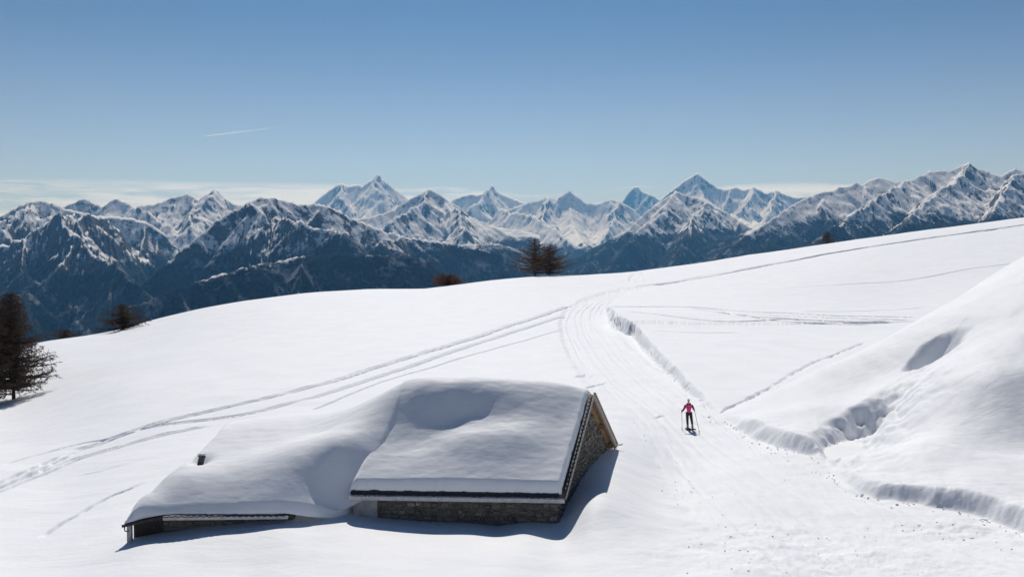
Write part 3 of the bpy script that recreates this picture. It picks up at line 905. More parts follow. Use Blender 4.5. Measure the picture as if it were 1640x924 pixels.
# wall bodies
mb = MB()
w = [RP(OV, WI), RP(LLEN - .05, WI), RP(LLEN - .05, CLEN - WI), RP(OV, CLEN - WI)]
lo = [(p.x, p.y, -1.2) for p in w]; hi_ = [(p.x, p.y, EZ - .05) for p in w]
mb.hexa(lo + hi_)
g0, g1 = RP(OV, WI), RP(OV, CLEN - WI); ga = RP(OV, HALF, -.16)
h0, h1 = RP(LLEN - .05, WI), RP(LLEN - .05, CLEN - WI); ha = RP(LLEN - .05, HALF, -.16)
mb.poly([(g0.x, g0.y, EZ - .05), (g1.x, g1.y, EZ - .05), ga, (h0.x, h0.y, EZ - .05), (h1.x, h1.y, EZ - .05), ha],
        [(0, 1, 2), (5, 4, 3), (0, 2, 5, 3), (1, 4, 5, 2)])
wall = bpart(mb, 'wall', M_MORTAR)
mb = MB()
nf = Vector((-CV.x, -CV.y, 0)); fl, fr = RP(LLEN - .95, WI), RP(OV, WI)
stone_wall(mb, None, (fl.x, fl.y, 0), (fr.x, fr.y, 0), -.75, lambda t: EZ - .1, nf, (.28, .15), 3)
ng = Vector((-LV.x, -LV.y, 0))
stone_wall(mb, None, (g0.x, g0.y, 0), (g1.x, g1.y, 0), -.6, lambda t: EZ - .12 + RISE * (1 - abs(2 * t - 1)) * .96, ng, (.26, .15), 4)
o = bpart(mb, 'stonework', M_STONE, barn); o['kind'] = 'stuff'
# smooth plastered strip at the left end of the front
mb = MB()
p0, p1 = RP(LLEN + .02, WI), RP(LLEN - .93, WI)
q = nf * .07
mb.hexa([(p0.x, p0.y, -1), (p1.x, p1.y, -1), (p1.x + q.x, p1.y + q.y, -1), (p0.x + q.x, p0.y + q.y, -1),
         (p0.x, p0.y, EZ - .06), (p1.x, p1.y, EZ - .06), (p1.x + q.x, p1.y + q.y, EZ - .06), (p0.x + q.x, p0.y + q.y, EZ - .06)])
bpart(mb, 'plaster_strip', M_PLASTER)
# roof deck: two slabs
def slab(t0, t1, l0, l1, lo_, hi__):
    m = MB()
    m.hexa([RP(l0, t0, lo_), RP(l1, t0, lo_), RP(l1, t1, lo_), RP(l0, t1, lo_), RP(l0, t0, hi__), RP(l1, t0, hi__), RP(l1, t1, hi__), RP(l0, t1, hi__)])
    return m
roof = bpart(slab(.02, HALF - .002, 0.03, LLEN, -.14, -.04), 'roof', M_WOOD)
m2 = slab(HALF + .002, CLEN + .1, 0.03, LLEN, -.12, -.04)
bpart(m2, 'roof_deck', M_WOOD, roof)
def tile_mesh():
    m = MB()
    n = 5
    for k, zz in ((0, 0.0), (1, .045)):
        pass
    top = []; bot = []
    for i in range(n + 1):
        x = -.11 + .22 * i / n
        y = -.05 * math.sin(math.pi * i / n)
        top.append((x, y, .05)); bot.append((x, y, 0.0))
    back = [(-.11, .34, 0), (.11, .34, 0), (-.11, .34, .05), (.11, .34, .05)]
    vs = bot + top + back; N = n + 1; b = 2 * N
    fs = [(i, i + 1, N + i + 1, N + i) for i in range(n)]
    fs += [tuple(range(N, 2 * N)) + (b + 3, b + 2), tuple(reversed(range(N))) + (b, b + 1), (0, N, b + 2, b), (N - 1, b + 1, b + 3, 2 * N - 1), (b, b + 2, b + 3, b + 1)]
    m.poly(vs, fs)
    me = bpy.data.meshes.new('roof_tile'); me.from_pydata(m.v, [], m.f); me.update(); me.materials.append(M_TILE)
    return me
TILE = tile_mesh()
def put_tile(name, pos, xdir, ydir, parent):
    o = bpy.data.objects.new(name, TILE)
    xd = xdir.normalized(); yd = ydir.normalized(); zd = xd.cross(yd).normalized(); yd = zd.cross(xd)
    mt = Matrix((xd, yd, zd)).transposed().to_4x4()
    mt = mt @ Matrix.Rotation(random.uniform(-.03, .03), 4, 'Z') @ Matrix.Rotation(random.uniform(-.02, .03), 4, 'X')
    o.rotation_euler = mt.to_euler()
    o.location = pos
    col.objects.link(o)
    return under(o, parent)
slope_dir = (RP(0, 1) - RP(0, 0)).normalized()
n_t = int(LLEN / .225)
for i in range(n_t):
    put_tile('roof_tile', RP(LLEN - .12 - i * .225, -.10 + random.uniform(-.015, .015), -.035 + random.uniform(0, .012)), -LV, slope_dir, roof)
# tiles along the right verge, a stepped dark edge
t = .25
while t < HALF - .1:
    put_tile('verge_tile', RP(.06 + random.uniform(-.012, .012), t, .0), slope_dir, LV, roof)
    t += .215
# gutter board with ice beads along it
mb = MB()
e0, e1 = RP(-.02, -.13, -.13), RP(LLEN + .02, -.13, -.13)
mb.bar(e0, e1, .03, .19)
mb.bar(RP(-.02, -.17, -.055), RP(LLEN + .02, -.17, -.055), .07, .03)
gut = bpart(mb, 'gutter_board', M_FASCIA)
mb = MB()
x = .1
while x < LLEN:
    mb.ico(RP(x, -.18 + random.uniform(-.02, .02), -.03), [random.uniform(.012, .03)] * 3); x += random.uniform(.07, .2)
o = bpart(mb, 'ice_bead', M_ICE, gut); o['kind'] = 'stuff'
# barge boards and gable timbers
def bar_part(name, a, b, wd, ht, mat, parent=barn):
    m = MB(); m.bar(a, b, wd, ht); return bpart(m, name, mat, parent)
bar_part('barge_board', RP(-.03, -.02, -.13), RP(-.03, HALF, -.10), .04, .16, M_GREYWOOD)
bar_part('barge_board', RP(-.03, HALF + .01, -.10), RP(-.03, CLEN + .22, -.13), .05, .20, M_GREYWOOD)
bar_part('barge_trim', RP(.03, HALF + .05, -.23), RP(.03, CLEN + .16, -.25), .05, .10, M_WOOD)
bar_part('verge_batten', RP(-.06, HALF + .02, .03), RP(-.06, CLEN + .25, .02), .10, .05, M_PALEWOOD)
# boards under the far overhang
nb_ = 7
for i in range(nb_):
    l0 = .06 + i * (OV + .0) / nb_
    bar_part('soffit_board', RP(l0 + .02, HALF + .1, -.155), RP(l0 + .02, CLEN + .1, -.155), OV / nb_ * .9, .025, M_PALEWOOD, roof)
for tt, hh in ((HALF, -.30), (HALF + HALF * .52, -.29), (CLEN - .35, -.30), (HALF * .45, -.29)):
    bar_part('purlin', RP(.02, tt, hh), RP(1.2, tt, hh), .20, .22, M_WOOD)
bar_part('rafter', RP(.30, HALF + .1, -.215), RP(.30, CLEN + .12, -.215), .08, .09, M_PALEWOOD)
m = MB(); m.tube([RP(-.10, CLEN + .26, -.02), RP(-.22, CLEN + .34, .0), RP(-.30, CLEN + .36, .06)], .03, 6)
bpart(m, 'gutter_spout', M_GREYWOOD)
bar_part('far_gutter', RP(-.1, CLEN + .24, -.07), RP(LLEN, CLEN + .24, -.07), .12, .08, M_FASCIA)

# snow blanket on the barn roof
TH_PTS = []
for t, row in ((-.1, [(0, .34), (2, .36), (4, .38), (6, .36), (8, .34)]),
               (.5, [(0, .35), (2, .39), (4, .42), (6, .37), (8, .34)]),
               (1.2, [(0, .34), (1.2, .41), (2.3, .49), (3.5, .52), (4.6, .48), (6.3, .36), (8.2, .32)]),
               (2.05, [(0, .32), (.9, .40), (1.6, .54), (2.4, .65), (3.5, .67), (4.6, .58), (5.4, .42), (6.3, .28), (7.3, .26), (8.2, .30)]),
               (3.2, [(0, .30), (.9, .36), (1.4, .47), (2, .54), (3, .53), (4.2, .47), (5.1, .40), (6.1, .50), (7.3, .50), (8.2, .46)]),
               (4.2, [(0, .30), (.6, .38), (1.3, .58), (2.2, .72), (3, .78), (4.4, .93), (5.8, 1.02), (7.2, .96), (8.2, .76)]),
               (HALF, [(0, .34), (.8, .54), (2, .76), (4, .88), (6, .90), (8.2, .76)]),
               (HALF + 1.5, [(0, .45), (2, .7), (5, .7), (8.2, .6)]), (CLEN, [(0, .3), (4, .4), (8.2, .4)])):
    TH_PTS += [(l, t, h) for l, h in row]
_TT = TPS([p[0] for p in TH_PTS], [p[1] for p in TH_PTS], [p[2] for p in TH_PTS], 2.5e-2)
def barn_snow():
    ls = np.concatenate([np.linspace(.15, .42, 12), np.linspace(.45, LLEN - .3, 170), np.linspace(LLEN - .27, LLEN + .12, 14)])
    ts = np.concatenate([np.linspace(.02, .36, 22), np.linspace(.39, CLEN - .3, 190), np.linspace(CLEN - .26, CLEN + .1, 8)])
    Tg, Lg = np.meshgrid(ts, ls, indexing='ij')
    th = _TT(Lg, Tg)
    th = np.maximum(th, .12) + 0.012 * fbm(Lg * 1.2, Tg * 2.5, 3, 81)
    def rnd(x, r): x = np.clip(x / r, 0, 1); return np.sqrt(np.maximum(1 - (1 - x) ** 2, 0))
    wob = .05 * fbm(Lg * 2.3, 0 * Lg, 3, 82)
    e = rnd(Tg - .02 + np.minimum(wob, 0) * np.exp(-np.maximum(Tg, 0) * 3), .22)
    e = np.minimum(e, 1) * rnd(Lg - .15 + np.minimum(.04 * fbm(Tg * 2.1, 0 * Tg, 3, 83), 0), .18) * (.12 * rnd(LLEN + .12 - Lg, .12) + .88 * rnd(LLEN + .1 - Lg, .3)) * rnd(CLEN + .1 - Tg, .3)
    zr = SL * (HALF - np.sqrt((Tg - HALF) ** 2 + 0.45 ** 2))
    zr = np.where(e > 0, zr, SL * (HALF - np.abs(Tg - HALF)))
    X = O.x + LV.x * Lg + CV.x * Tg; Y = O.y + LV.y * Lg + CV.y * Tg
    Z = EZ + zr + th * e - .035 * (1 - e) + .02
    me = grid_mesh('roof_snow', X, Y, Z)
    me.flip_normals()
    o = link('roof_snow', me, M_ROOFSNOW); under(o, barn)
    # skirt so the blanket has an underside edge
barn_snow()

# ------------------------------------------------------------------ the low annex
annex = empty('lean_to_shed', (-11, 41, -1.0))
tag(annex, 'low stone shed buried in snow beside the barn, stub of chimney poking out', 'shed')
AN = [(203, 830, 36.45), (262, 816, 36.95), (350, 815, 37.15), (455, 815, 37.35),
      (212, 806, 36.9), (240, 788, 37.7), (300, 764, 38.35), (400, 753, 38.75), (490, 738, 39.1), (545, 712, 39.9),
      (245, 774, 38.3), (270, 752, 39.2), (322, 737, 40.1), (420, 716, 41.0), (520, 690, 41.8),
      (290, 735, 40.1), (318, 708, 41.9), (338, 687, 43.4), (420, 675, 44.0), (500, 666, 44.6),
      (500, 818, 37.6), (535, 806, 38.4)]
_an = [P(*c) for c in AN]
_an += [RP(LLEN - .3, 2.0, .36), RP(LLEN - .4, 3.0, .52), RP(LLEN - .5, 4.0, .80), RP(LLEN - .5, 5.0, .68), RP(LLEN - .3, 6.5, .5)]
_an += [Vector((-15.2, 48, 1.6)), Vector((-10, 49, 2.2)), Vector((-5, 49, 2.2))]
_TA = TPS([p.x for p in _an], [p.y for p in _an], [p.z for p in _an], 1e-3)
EL0, EL1, EL2, EL3 = P(199, 838, 36.35), P(262, 824, 36.9), P(462, 822, 37.4), P(530, 818, 38.1)
LB = P(338, 688, 43.4); LBK = Vector((-13.6, 49.0, 0))
def annex_snow():
    eav = dense([(EL0.x, EL0.y), (EL1.x, EL1.y), (EL2.x, EL2.y), (EL3.x, EL3.y), (-6.2, 39.2)], 30)
    eav = np.array(eav)
    n = 150
    s = np.concatenate([[0], np.cumsum(np.hypot(*np.diff(eav, axis=0).T))])
    si = np.concatenate([np.linspace(0, .5, 22), np.linspace(.55, s[-1], n)])
    ex = np.interp(si, s, eav[:, 0]); ey = np.interp(si, s, eav[:, 1])
    # left verge curve from the eave corner to the back
    lv = np.array(dense([(EL0.x, EL0.y), tuple(P(232, 782, 38.0).xy), tuple(P(288, 737, 40.1).xy), tuple(P(318, 708, 41.9).xy), (LB.x, LB.y), (LBK.x, LBK.y)], 20))
    b = np.concatenate([np.linspace(0, .045, 22), np.linspace(.05, 1, 150)])
    k = np.linspace(0, 1, len(lv))
    lx = np.interp(b, k, lv[:, 0]); ly = np.interp(b, k, lv[:, 1])
    fx = (si / s[-1])
    X = np.zeros((len(b), len(si))); Y = X.copy()
    for i in range(len(b)):
        # blend: the eave curve at the front, a straight line at the back
        rx = -6.2 + 1.9 * sstep(b[i], 0.03, .12) + 2.4 * b[i]; ry = 39.2 + (49 - 39.2) * ((ly[i] - EL0.y) / (LBK.y - EL0.y))
        wgt = 1 - b[i]
        bowx = ex - (ex[0] + (ex[-1] - ex[0]) * fx); bowy = ey - (ey[0] + (ey[-1] - ey[0]) * fx)
        X[i] = lx[i] + (rx - lx[i]) * fx + bowx * wgt
        Y[i] = ly[i] + (ry - ly[i]) * fx + bowy * wgt
    Z = _TA(X, Y)
    de = np.hypot(X - X[0:1], Y - Y[0:1]); dl = np.hypot(X - X[:, 0:1], Y - Y[:, 0:1])
    def rnd(x, r): x = np.clip(x / r, 0, 1); return np.sqrt(np.maximum(1 - (1 - x) ** 2, 0))
    eave_z = np.interp(si, s[[0, 30, 60, 90, 120]], [EL0.z, EL1.z, EL2.z, .0, -.2])
    edge = rnd(de, .30)
    Z = eave_z[None] * (1 - edge) + Z * edge
    el = rnd(dl, .55)
    gl = np.minimum(ground(X[:, :1], Y[:, :1], False) - .05, Z)
    Z = np.where(de < 1.2, Z - .42 * (1 - el) * sstep(de, 0, .5), gl * (1 - el) + Z * el)
    Z = Z + 0.012 * fbm(X * 1.2, Y * 2.2, 3, 91)
    # the sheet dives under the barn's own snow where it passes the verge
    det = LV.x * CV.y - LV.y * CV.x
    lq = ((X - O.x) * CV.y - (Y - O.y) * CV.x) / det
    tq = ((Y - O.y) * LV.x - (X - O.x) * LV.y) / det
    Z = Z - 1.3 * sstep(LLEN - .25 - lq, 0, 1.3) * sstep(tq, -.2, .6)
    # drifted hollow round the chimney
    c = P(322, 730, 40.2)
    Z -= .22 * np.exp(-((X - c.x - .05) / .35) ** 2 - ((Y - c.y + .1) / .4) ** 2)
    o = link('roof_snow', grid_mesh('roof_snow', X, Y, Z), M_ROOFSNOW); under(o, annex)
annex_snow()

def apart(mb, name, mat, parent=annex, smooth=False):
    return under(mb.build(name, mat, None, smooth), parent)
# roof slab, tiles, gutter
mb = MB()
upv = Vector((0, 1, .28))
def AE(k, back=0.0, dz=0.0):
    """point on the annex eave: k 0..1 from the porch corner to the right end"""
    pts = [EL0, EL1, EL2]; s0 = (EL1 - EL0).length; s1 = (EL2 - EL1).length
    x = k * (s0 + s1)
    p = EL0.lerp(EL1, x / s0) if x < s0 else EL1.lerp(EL2, (x - s0) / s1)
    return Vector((p.x, p.y, p.z)) + upv * back + Vector((0, 0, dz))
ks = [0, .2, .204, .6, 1.0]
for a_, b_ in zip(ks[:-1], ks[1:]):
    mb.hexa([AE(a_, .03, -.10), AE(b_, .03, -.10), AE(b_, .9, -.12), AE(a_, .9, -.12), AE(a_, .03, -.02), AE(b_, .03, -.02), AE(b_, .9, -.04), AE(a_, .9, -.04)])
aroof = apart(mb, 'roof', M_DARKWOOD)
s0 = (EL1 - EL0).length; s1 = (EL2 - EL1).length
ed = (EL2 - EL1).normalized()
x = s0 + .12
while x < s0 + s1:
    put_tile('roof_tile', AE(x / (s0 + s1), -.08, -.05 + random.uniform(0, .012)), ed, upv.normalized(), aroof); x += .225
m = MB(); m.bar(AE(.0, -.04, -.06) + Vector((-.08, 0, -.02)), AE(s0 / (s0 + s1), -.04, -.07), .08, .09)
apart(m, 'porch_beam', M_DARKWOOD)
m = MB(); m.bar(EL1 + Vector((0, -.07, -.12)), EL2 + Vector((0, -.07, -.12)), .04, .13)
apart(m, 'gutter_board', M_FASCIA)
# shed wall: dark boards under the porch, stones to the right
wl0, wl1 = P(262, 840, 37.35), P(470, 835, 37.85)
pl0 = P(214, 845, 37.0)
mb = MB()
q0, q1 = Vector((pl0.x, pl0.y, 0)), Vector((wl0.x, wl0.y, 0))
mb.hexa([(wl0.x, wl0.y, -1), (wl1.x, wl1.y, -1), (wl1.x, wl1.y + .4, -1), (wl0.x, wl0.y + .4, -1), (wl0.x, wl0.y, .42), (wl1.x, wl1.y, .36), (wl1.x, wl1.y + .4, .36), (wl0.x, wl0.y + .4, .42)])
mb.hexa([(q0.x, q0.y + .08, -1.2), (q1.x, q1.y + .08, -1.2), (q1.x, q1.y + .4, -1.2), (q0.x, q0.y + .4, -1.2), (q0.x, q0.y + .08, .25), (q1.x, q1.y + .08, .42), (q1.x, q1.y + .4, .42), (q0.x, q0.y + .4, .25)])
apart(mb, 'wall', M_MORTAR)
nb2 = 9
for i in range(nb2):
    f0, f1 = i / nb2, (i + .93) / nb2
    a_ = q0.lerp(q1, f0); b_ = q0.lerp(q1, f1)
    zt = .20 + .2 * f0
    m = MB(); m.hexa([(a_.x, a_.y, -1.2), (b_.x, b_.y, -1.2), (b_.x, b_.y + .07, -1.2), (a_.x, a_.y + .07, -1.2), (a_.x, a_.y, zt), (b_.x, b_.y, zt), (b_.x, b_.y + .07, zt), (a_.x, a_.y + .07, zt)])
    apart(m, 'wall_board', M_DARKWOOD)
mb = MB()
stone_wall(mb, None, (wl0.x, wl0.y, 0), (wl1.x, wl1.y, 0), -.5, lambda t: .40, (0, -1, 0), (.3, .14), 8)
o = apart(mb, 'stonework', M_STONE); o['kind'] = 'stuff'
pp = P(208, 858, 36.6)
m = MB(); m.box((pp.x, pp.y, -.4), (.16, .16, 1.25)); apart(m, 'corner_post', M_PLASTER)
m = MB(); c0 = P(203, 846, 36.4)
m.tube([c0 + Vector((.07, 0, .12)), c0 + Vector((-.06, 0, .12)), c0 + Vector((-.08, 0, .08)), c0 + Vector((-.08, 0, -.06)), c0 + Vector((-.05, 0, -.1)), c0 + Vector((.08, 0, -.1))], .022, 6)
apart(m, 'gutter_bend', M_CHIMNEY)
# chimney stub
cp = P(321, 738, 40.15)
m = MB()
mt = Matrix.Rotation(.25, 3, 'Y') @ Matrix.Rotation(.3, 3, 'Z')
m.box(cp + Vector((0, 0, -.1)), (.24, .2, .62), mt)
ch = apart(m, 'chimney', M_CHIMNEY)
m = MB(); m.box(cp + mt @ Vector((0, 0, .225)), (.32, .27, .05), mt); apart(m, 'chimney_cap', M_TILE, ch)
m = MB()
m.ico(cp + mt @ Vector((.02, 0, .28)), (.16, .13, .05)); apart(m, 'chimney_snow', M_CLOD, ch, True)

# ------------------------------------------------------------------ larch trees
def bark_mat(name, c):
    return plain(name, c, 0.9, 0, 0.4, 3, (4, 4, 1), 0.02)
M_BARK = bark_mat('larch_bark', (0.055, 0.042, 0.035))
M_TWIG = bark_mat('larch_twigs', (0.085, 0.058, 0.04))
M_TWIG2 = bark_mat('rusty_twigs', (0.17, 0.085, 0.05))

def larch(name, label, loc, height, spread, seed, limbs, twigs, mat=M_TWIG, bare=.12, width=.03, droop=.25, flat=.85, group=None, trunk_r=.16, thick=1.0):
    rng = random.Random(seed)
    root = empty(name, loc, rng.uniform(0, 6))
    tag(root, label, 'tree', group)
    tb = MB(); cb = MB()
    n = 10; tp = []
    bx = by = 0
    for i in range(n + 1):
        f = i / n
        bx += rng.uniform(-.02, .02) * height * .15; by += rng.uniform(-.02, .02) * height * .15
        tp.append(Vector((bx * f, by * f, f * height - .4 * (1 - f))))
    tb.tube(tp, [trunk_r * (1 - .93 * i / n) + .012 for i in range(n + 1)], 8)
    def at(f):
        x = f * n; i = min(int(x), n - 1); return tp[i].lerp(tp[i + 1], x - i)
    def sliver(p, d, ln, w):
        side = d.cross(Vector((rng.uniform(-1, 1), rng.uniform(-1, 1), rng.uniform(-.5, 1)))).normalized() * w * .5
        b = len(cb.v)
        e = p + d * ln
        cb.v += [tuple(p - side), tuple(p + side), tuple(e + side * .3)]
        cb.f.append((b, b + 1, b + 2))
    for k in range(limbs):
        f = bare + (1 - bare) * ((k + rng.random()) / limbs) ** .9
        f = min(f, .985)
        az = k * 2.399 + rng.uniform(-.4, .4)
        prof = (1 - f) ** flat * (1 if f > bare + .12 else .75 + rng.random() * .25)
        ln = spread * prof * rng.uniform(.6, 1.12) + .25
        p = at(f); d = Vector((math.cos(az), math.sin(az), rng.uniform(-.05, .3) - droop * (1 - f)))
        pts = [p]; m = 5
        for i in range(m):
            d2 = Vector((d.x + rng.uniform(-.15, .15), d.y + rng.uniform(-.15, .15), d.z + .10 * i)).normalized()
            pts.append(pts[-1] + d2 * ln / m)
        r0 = (.018 + .012 * ln) * thick
        tb.tube(pts, [r0 * (1 - .85 * i / m) for i in range(m + 1)], 4, False)
        nt_ = max(3, int(twigs * ln / spread) + 2)
        for j in range(nt_):
            q = (.15 + .85 * (j + rng.random()) / nt_) * m
            i = min(int(q), m - 1); s = pts[i].lerp(pts[i + 1], q - i)
            base_d = (pts[i + 1] - pts[i]).normalized()
            sd_ = Vector((rng.gauss(0, 1), rng.gauss(0, 1), rng.gauss(-.25, .55))).normalized()
            td = (base_d * .55 + sd_).normalized()
            tl = rng.uniform(.3, 1.0) * (.35 + .16 * ln)
            mid = s + td * tl * .5 + Vector((0, 0, -.04 * tl)); e = s + td * tl + Vector((0, 0, rng.uniform(-.2, .1) * tl))
            cb.tube([s, mid, e], [.010 * thick, .008 * thick, .004 * thick], 3, False)
            for h in range(int(7 + 9 * tl)):
                x = rng.random(); b0 = s.lerp(mid, x * 2) if x < .5 else mid.lerp(e, x * 2 - 1)
                dd = (td * .6 + Vector((rng.gauss(0, 1), rng.gauss(0, 1), rng.gauss(-.1, .8)))).normalized()
                sliver(b0, dd, rng.uniform(.08, .30), width)
    tb.build('trunk', M_BARK, root, True)
    cb.build('crown', mat, root)
    return root

def tree_at(name, label, u, vb, d, height, spread, seed, limbs, twigs, **kw):
    p = P(u, vb, d)
    z = gz(p.x, p.y)
    return larch(name, label, (p.x, p.y, z), height, spread, seed, limbs, twigs, **kw)

tree_at('larch_tree', 'tall dense dark bare larch, the big one with a broad shadow on the snow', 22, 640, 92, 9.8, 4.4, 1, 210, 26, width=.05, flat=.7, trunk_r=.17, thick=1.5)
tree_at('larch_tree', 'dark bare larch standing close against the tallest larch, branches interlocked', -14, 650, 90, 9.8, 4.2, 2, 160, 22, width=.045, flat=.7, trunk_r=.16, thick=1.5)
tree_at('larch_tree', 'bare larch behind the tallest larch, deeper in the dark clump', -4, 612, 103, 9.5, 4.2, 12, 120, 18, width=.045, flat=.7, thick=1.5)
def top_tree(name, label, u, vt, d, height, *a, **kw):
    """tree standing beyond the crest: placed on the ground at that distance, as tall as its top shows"""
    p = P(u, vt, d); z = gz(p.x, p.y)
    return larch(name, label, (p.x, p.y, z), p.z - z, *a, **kw)
top_tree('larch_tree', 'wide flat topped bare larch standing alone behind the snow edge', 196, 488, 144, 0, 5.0, 3, 60, 14, width=.05, flat=.8, droop=.15, bare=.12, trunk_r=.3, thick=2.8)
top_tree('larch_tree', 'little bare larch top peeping over the snow edge', 103, 529, 146, 0, 3.6, 4, 36, 12, width=.05, flat=.9, bare=.3, thick=2.2)
top_tree('larch_tree', 'tall pointed brown larch of the pair on the crest', 857, 382, 252, 0, 8.6, 5, 80, 18, width=.075, flat=.75, thick=2.4, droop=.1, trunk_r=.22, mat=M_TWIG2)
top_tree('larch_tree', 'rounder rusty brown larch of the pair on the crest', 880, 392, 254, 0, 8.0, 6, 76, 18, width=.075, flat=.55, thick=2.4, droop=.05, trunk_r=.2, mat=M_TWIG2)
top_tree('shrub', 'low rusty brown bare bush tip showing over the crest', 718, 443, 224, 0, 4.6, 7, 70, 20, width=.09, flat=.35, bare=.3, thick=1.5, mat=M_TWIG2, trunk_r=.08)
top_tree('conifer_tree', 'small dark tree tip above the trail against the forest band', 1325, 372, 306, 0, 4.0, 8, 50, 16, width=.1, flat=.7, thick=2.2, trunk_r=.16)

# ------------------------------------------------------------------ the hiker
M_SKIN = plain('skin', (0.55, 0.33, 0.24), 0.5, 0, .1, 10, (1, 1, 1), 0)
M_PINK = plain('pink_jacket', (0.85, 0.025, 0.28), 0.6, 0, .15, 12, (1, 1, 1), 0.004)
M_MAROON = plain('dark_red_sleeve', (0.32, 0.01, 0.09), 0.6, 0, .2, 12, (1, 1, 1), 0.004)
M_BLACK = plain('black_trousers', (0.014, 0.014, 0.02), 0.7, 0, .3, 12, (1, 1, 1), 0.004)
M_HAT = plain('pale_grey_hat', (0.62, 0.62, 0.62), 0.9, 0, .15, 30, (1, 1, 1), 0.006)
M_GAITER = plain('grey_boots', (0.25, 0.25, 0.27), 0.7, 0, .3, 12, (1, 1, 1), 0)
M_HAIR = plain('brown_hair', (0.10, 0.05, 0.025), 0.6, 0, .3, 20, (1, 1, 6), 0)
M_POLE = plain('pole_metal', (0.10, 0.10, 0.12), 0.4, .5, .2, 6, (1, 1, 1), 0)
M_FRAME = plain('snowshoe_frame', (0.02, 0.02, 0.024), 0.5, 0, .3, 8, (1, 1, 1), 0)

def skin(name, verts, edges, radii, mat, parent, root=0, sub=2):
    me = bpy.data.meshes.new(name)
    me.from_pydata(verts, edges, []); me.update()
    o = link(name, me, mat, parent)
    sk = o.modifiers.new('skin', 'SKIN')
    if not me.skin_vertices: 
        bpy.context.view_layer.objects.active = o
        me.attributes.new if False else None
    lay = me.skin_vertices[0].data
    for i, r in enumerate(radii):
        rr = r if isinstance(r, tuple) else (r, r)
        lay[i].radius = rr
        lay[i].use_root = (i == root)
    sk.use_smooth_shade = True
    sb = o.modifiers.new('sub', 'SUBSURF'); sb.levels = sub; sb.render_levels = sub
    return o

hp = hit(1103, 687, lambda X, Y: ground(X, Y))
hiker = empty('person', (hp.x, hp.y, hp.z + .03))
hiker.rotation_euler = (0, 0, R(-8))
tag(hiker, 'person in a pink jacket, black trousers and pale hat walking on the trail with poles', 'person')
# joints (x right as seen, -y towards the camera, z up)
J = dict(pelvis=(0.01, 0, .92), waist=(0.0, 0, 1.06), chest=(-.01, -.01, 1.28), neck=(-.015, -.02, 1.46), jaw=(-.02, -.04, 1.53), head=(-.02, -.035, 1.62), crown=(-.02, -.02, 1.70),
         shl=(-.17, 0, 1.40), ell=(-.27, -.02, 1.16), wrl=(-.385, -.17, 1.03), shr=(.15, 0, 1.40), elr=(.25, .03, 1.20), wrr=(.30, -.15, 1.12),
         hipl=(-.09, 0, .88), knl=(-.08, -.05, .50), anl=(-.06, .05, .10), tol=(-.06, -.12, .06),
         hipr=(.11, 0, .88), knr=(.16, -.10, .50), anr=(.21, -.05, .11), tor=(.22, -.22, .07))
hl_, hr_ = Vector((-.41, -.20, 1.01)), Vector((.31, -.20, 1.10))
names = ['pelvis', 'waist', 'chest', 'neck', 'jaw', 'head', 'crown', 'shl', 'ell', 'wrl', 'shr', 'elr', 'wrr', 'hipl', 'knl', 'anl', 'tol', 'hipr', 'knr', 'anr', 'tor']
vs = [J[n] for n in names]; ix = {n: i for i, n in enumerate(names)}
ed_ = [('pelvis', 'waist'), ('waist', 'chest'), ('chest', 'neck'), ('neck', 'jaw'), ('jaw', 'head'), ('head', 'crown'), ('chest', 'shl'), ('shl', 'ell'), ('ell', 'wrl'), ('chest', 'shr'), ('shr', 'elr'), ('elr', 'wrr'),
       ('pelvis', 'hipl'), ('hipl', 'knl'), ('knl', 'anl'), ('anl', 'tol'), ('pelvis', 'hipr'), ('hipr', 'knr'), ('knr', 'anr'), ('anr', 'tor')]
rad = dict(pelvis=(.14, .10), waist=(.125, .09), chest=(.15, .10), neck=.05, jaw=.065, head=.085, crown=.06, shl=.06, ell=.042, wrl=.03, shr=.06, elr=.042, wrr=.03,
           hipl=.085, knl=.058, anl=.04, tol=.035, hipr=.085, knr=.058, anr=.04, tor=.035)
edges = [(ix[a], ix[b]) for a, b in ed_]
body_v = list(vs); body_r = [rad[n] for n in names]
def fingers(wrist, hand, sgn):
    """palm and five curled fingers closing on the pole grip"""
    w = Vector(J[wrist]); d = (hand - w).normalized(); wi = ix[wrist]
    pi = len(body_v); body_v.append(tuple(hand - d * .02)); body_r.append((.022, .035)); edges.append((wi, pi))
    lat = Vector((0, 0, 1))
    for k, (o_, l_) in enumerate(((.033, .055), (.012, .062), (-.010, .058), (-.031, .046))):
        k0 = hand + lat * o_ + d * .012
        k1 = k0 + Vector((sgn * -.026, -.018, 0)) + d * .02
        k2 = k1 + Vector((sgn * -.01, .02, 0)) * (l_ / .06)
        b = len(body_v)
        body_v.extend([tuple(k0), tuple(k1), tuple(k2)]); body_r.extend([.0095, .009, .008])
        edges.extend([(pi, b), (b, b + 1), (b + 1, b + 2)])
    b = len(body_v); t0 = hand - d * .02 + Vector((sgn * -.012, -.02, .035)); t1 = t0 + Vector((sgn * -.012, -.025, -.012))
    body_v.extend([tuple(t0), tuple(t1)]); body_r.extend([.010, .009]); edges.extend([(pi, b), (b, b + 1)])
fingers('wrl', hl_, -1); fingers('wrr', hr_, 1)
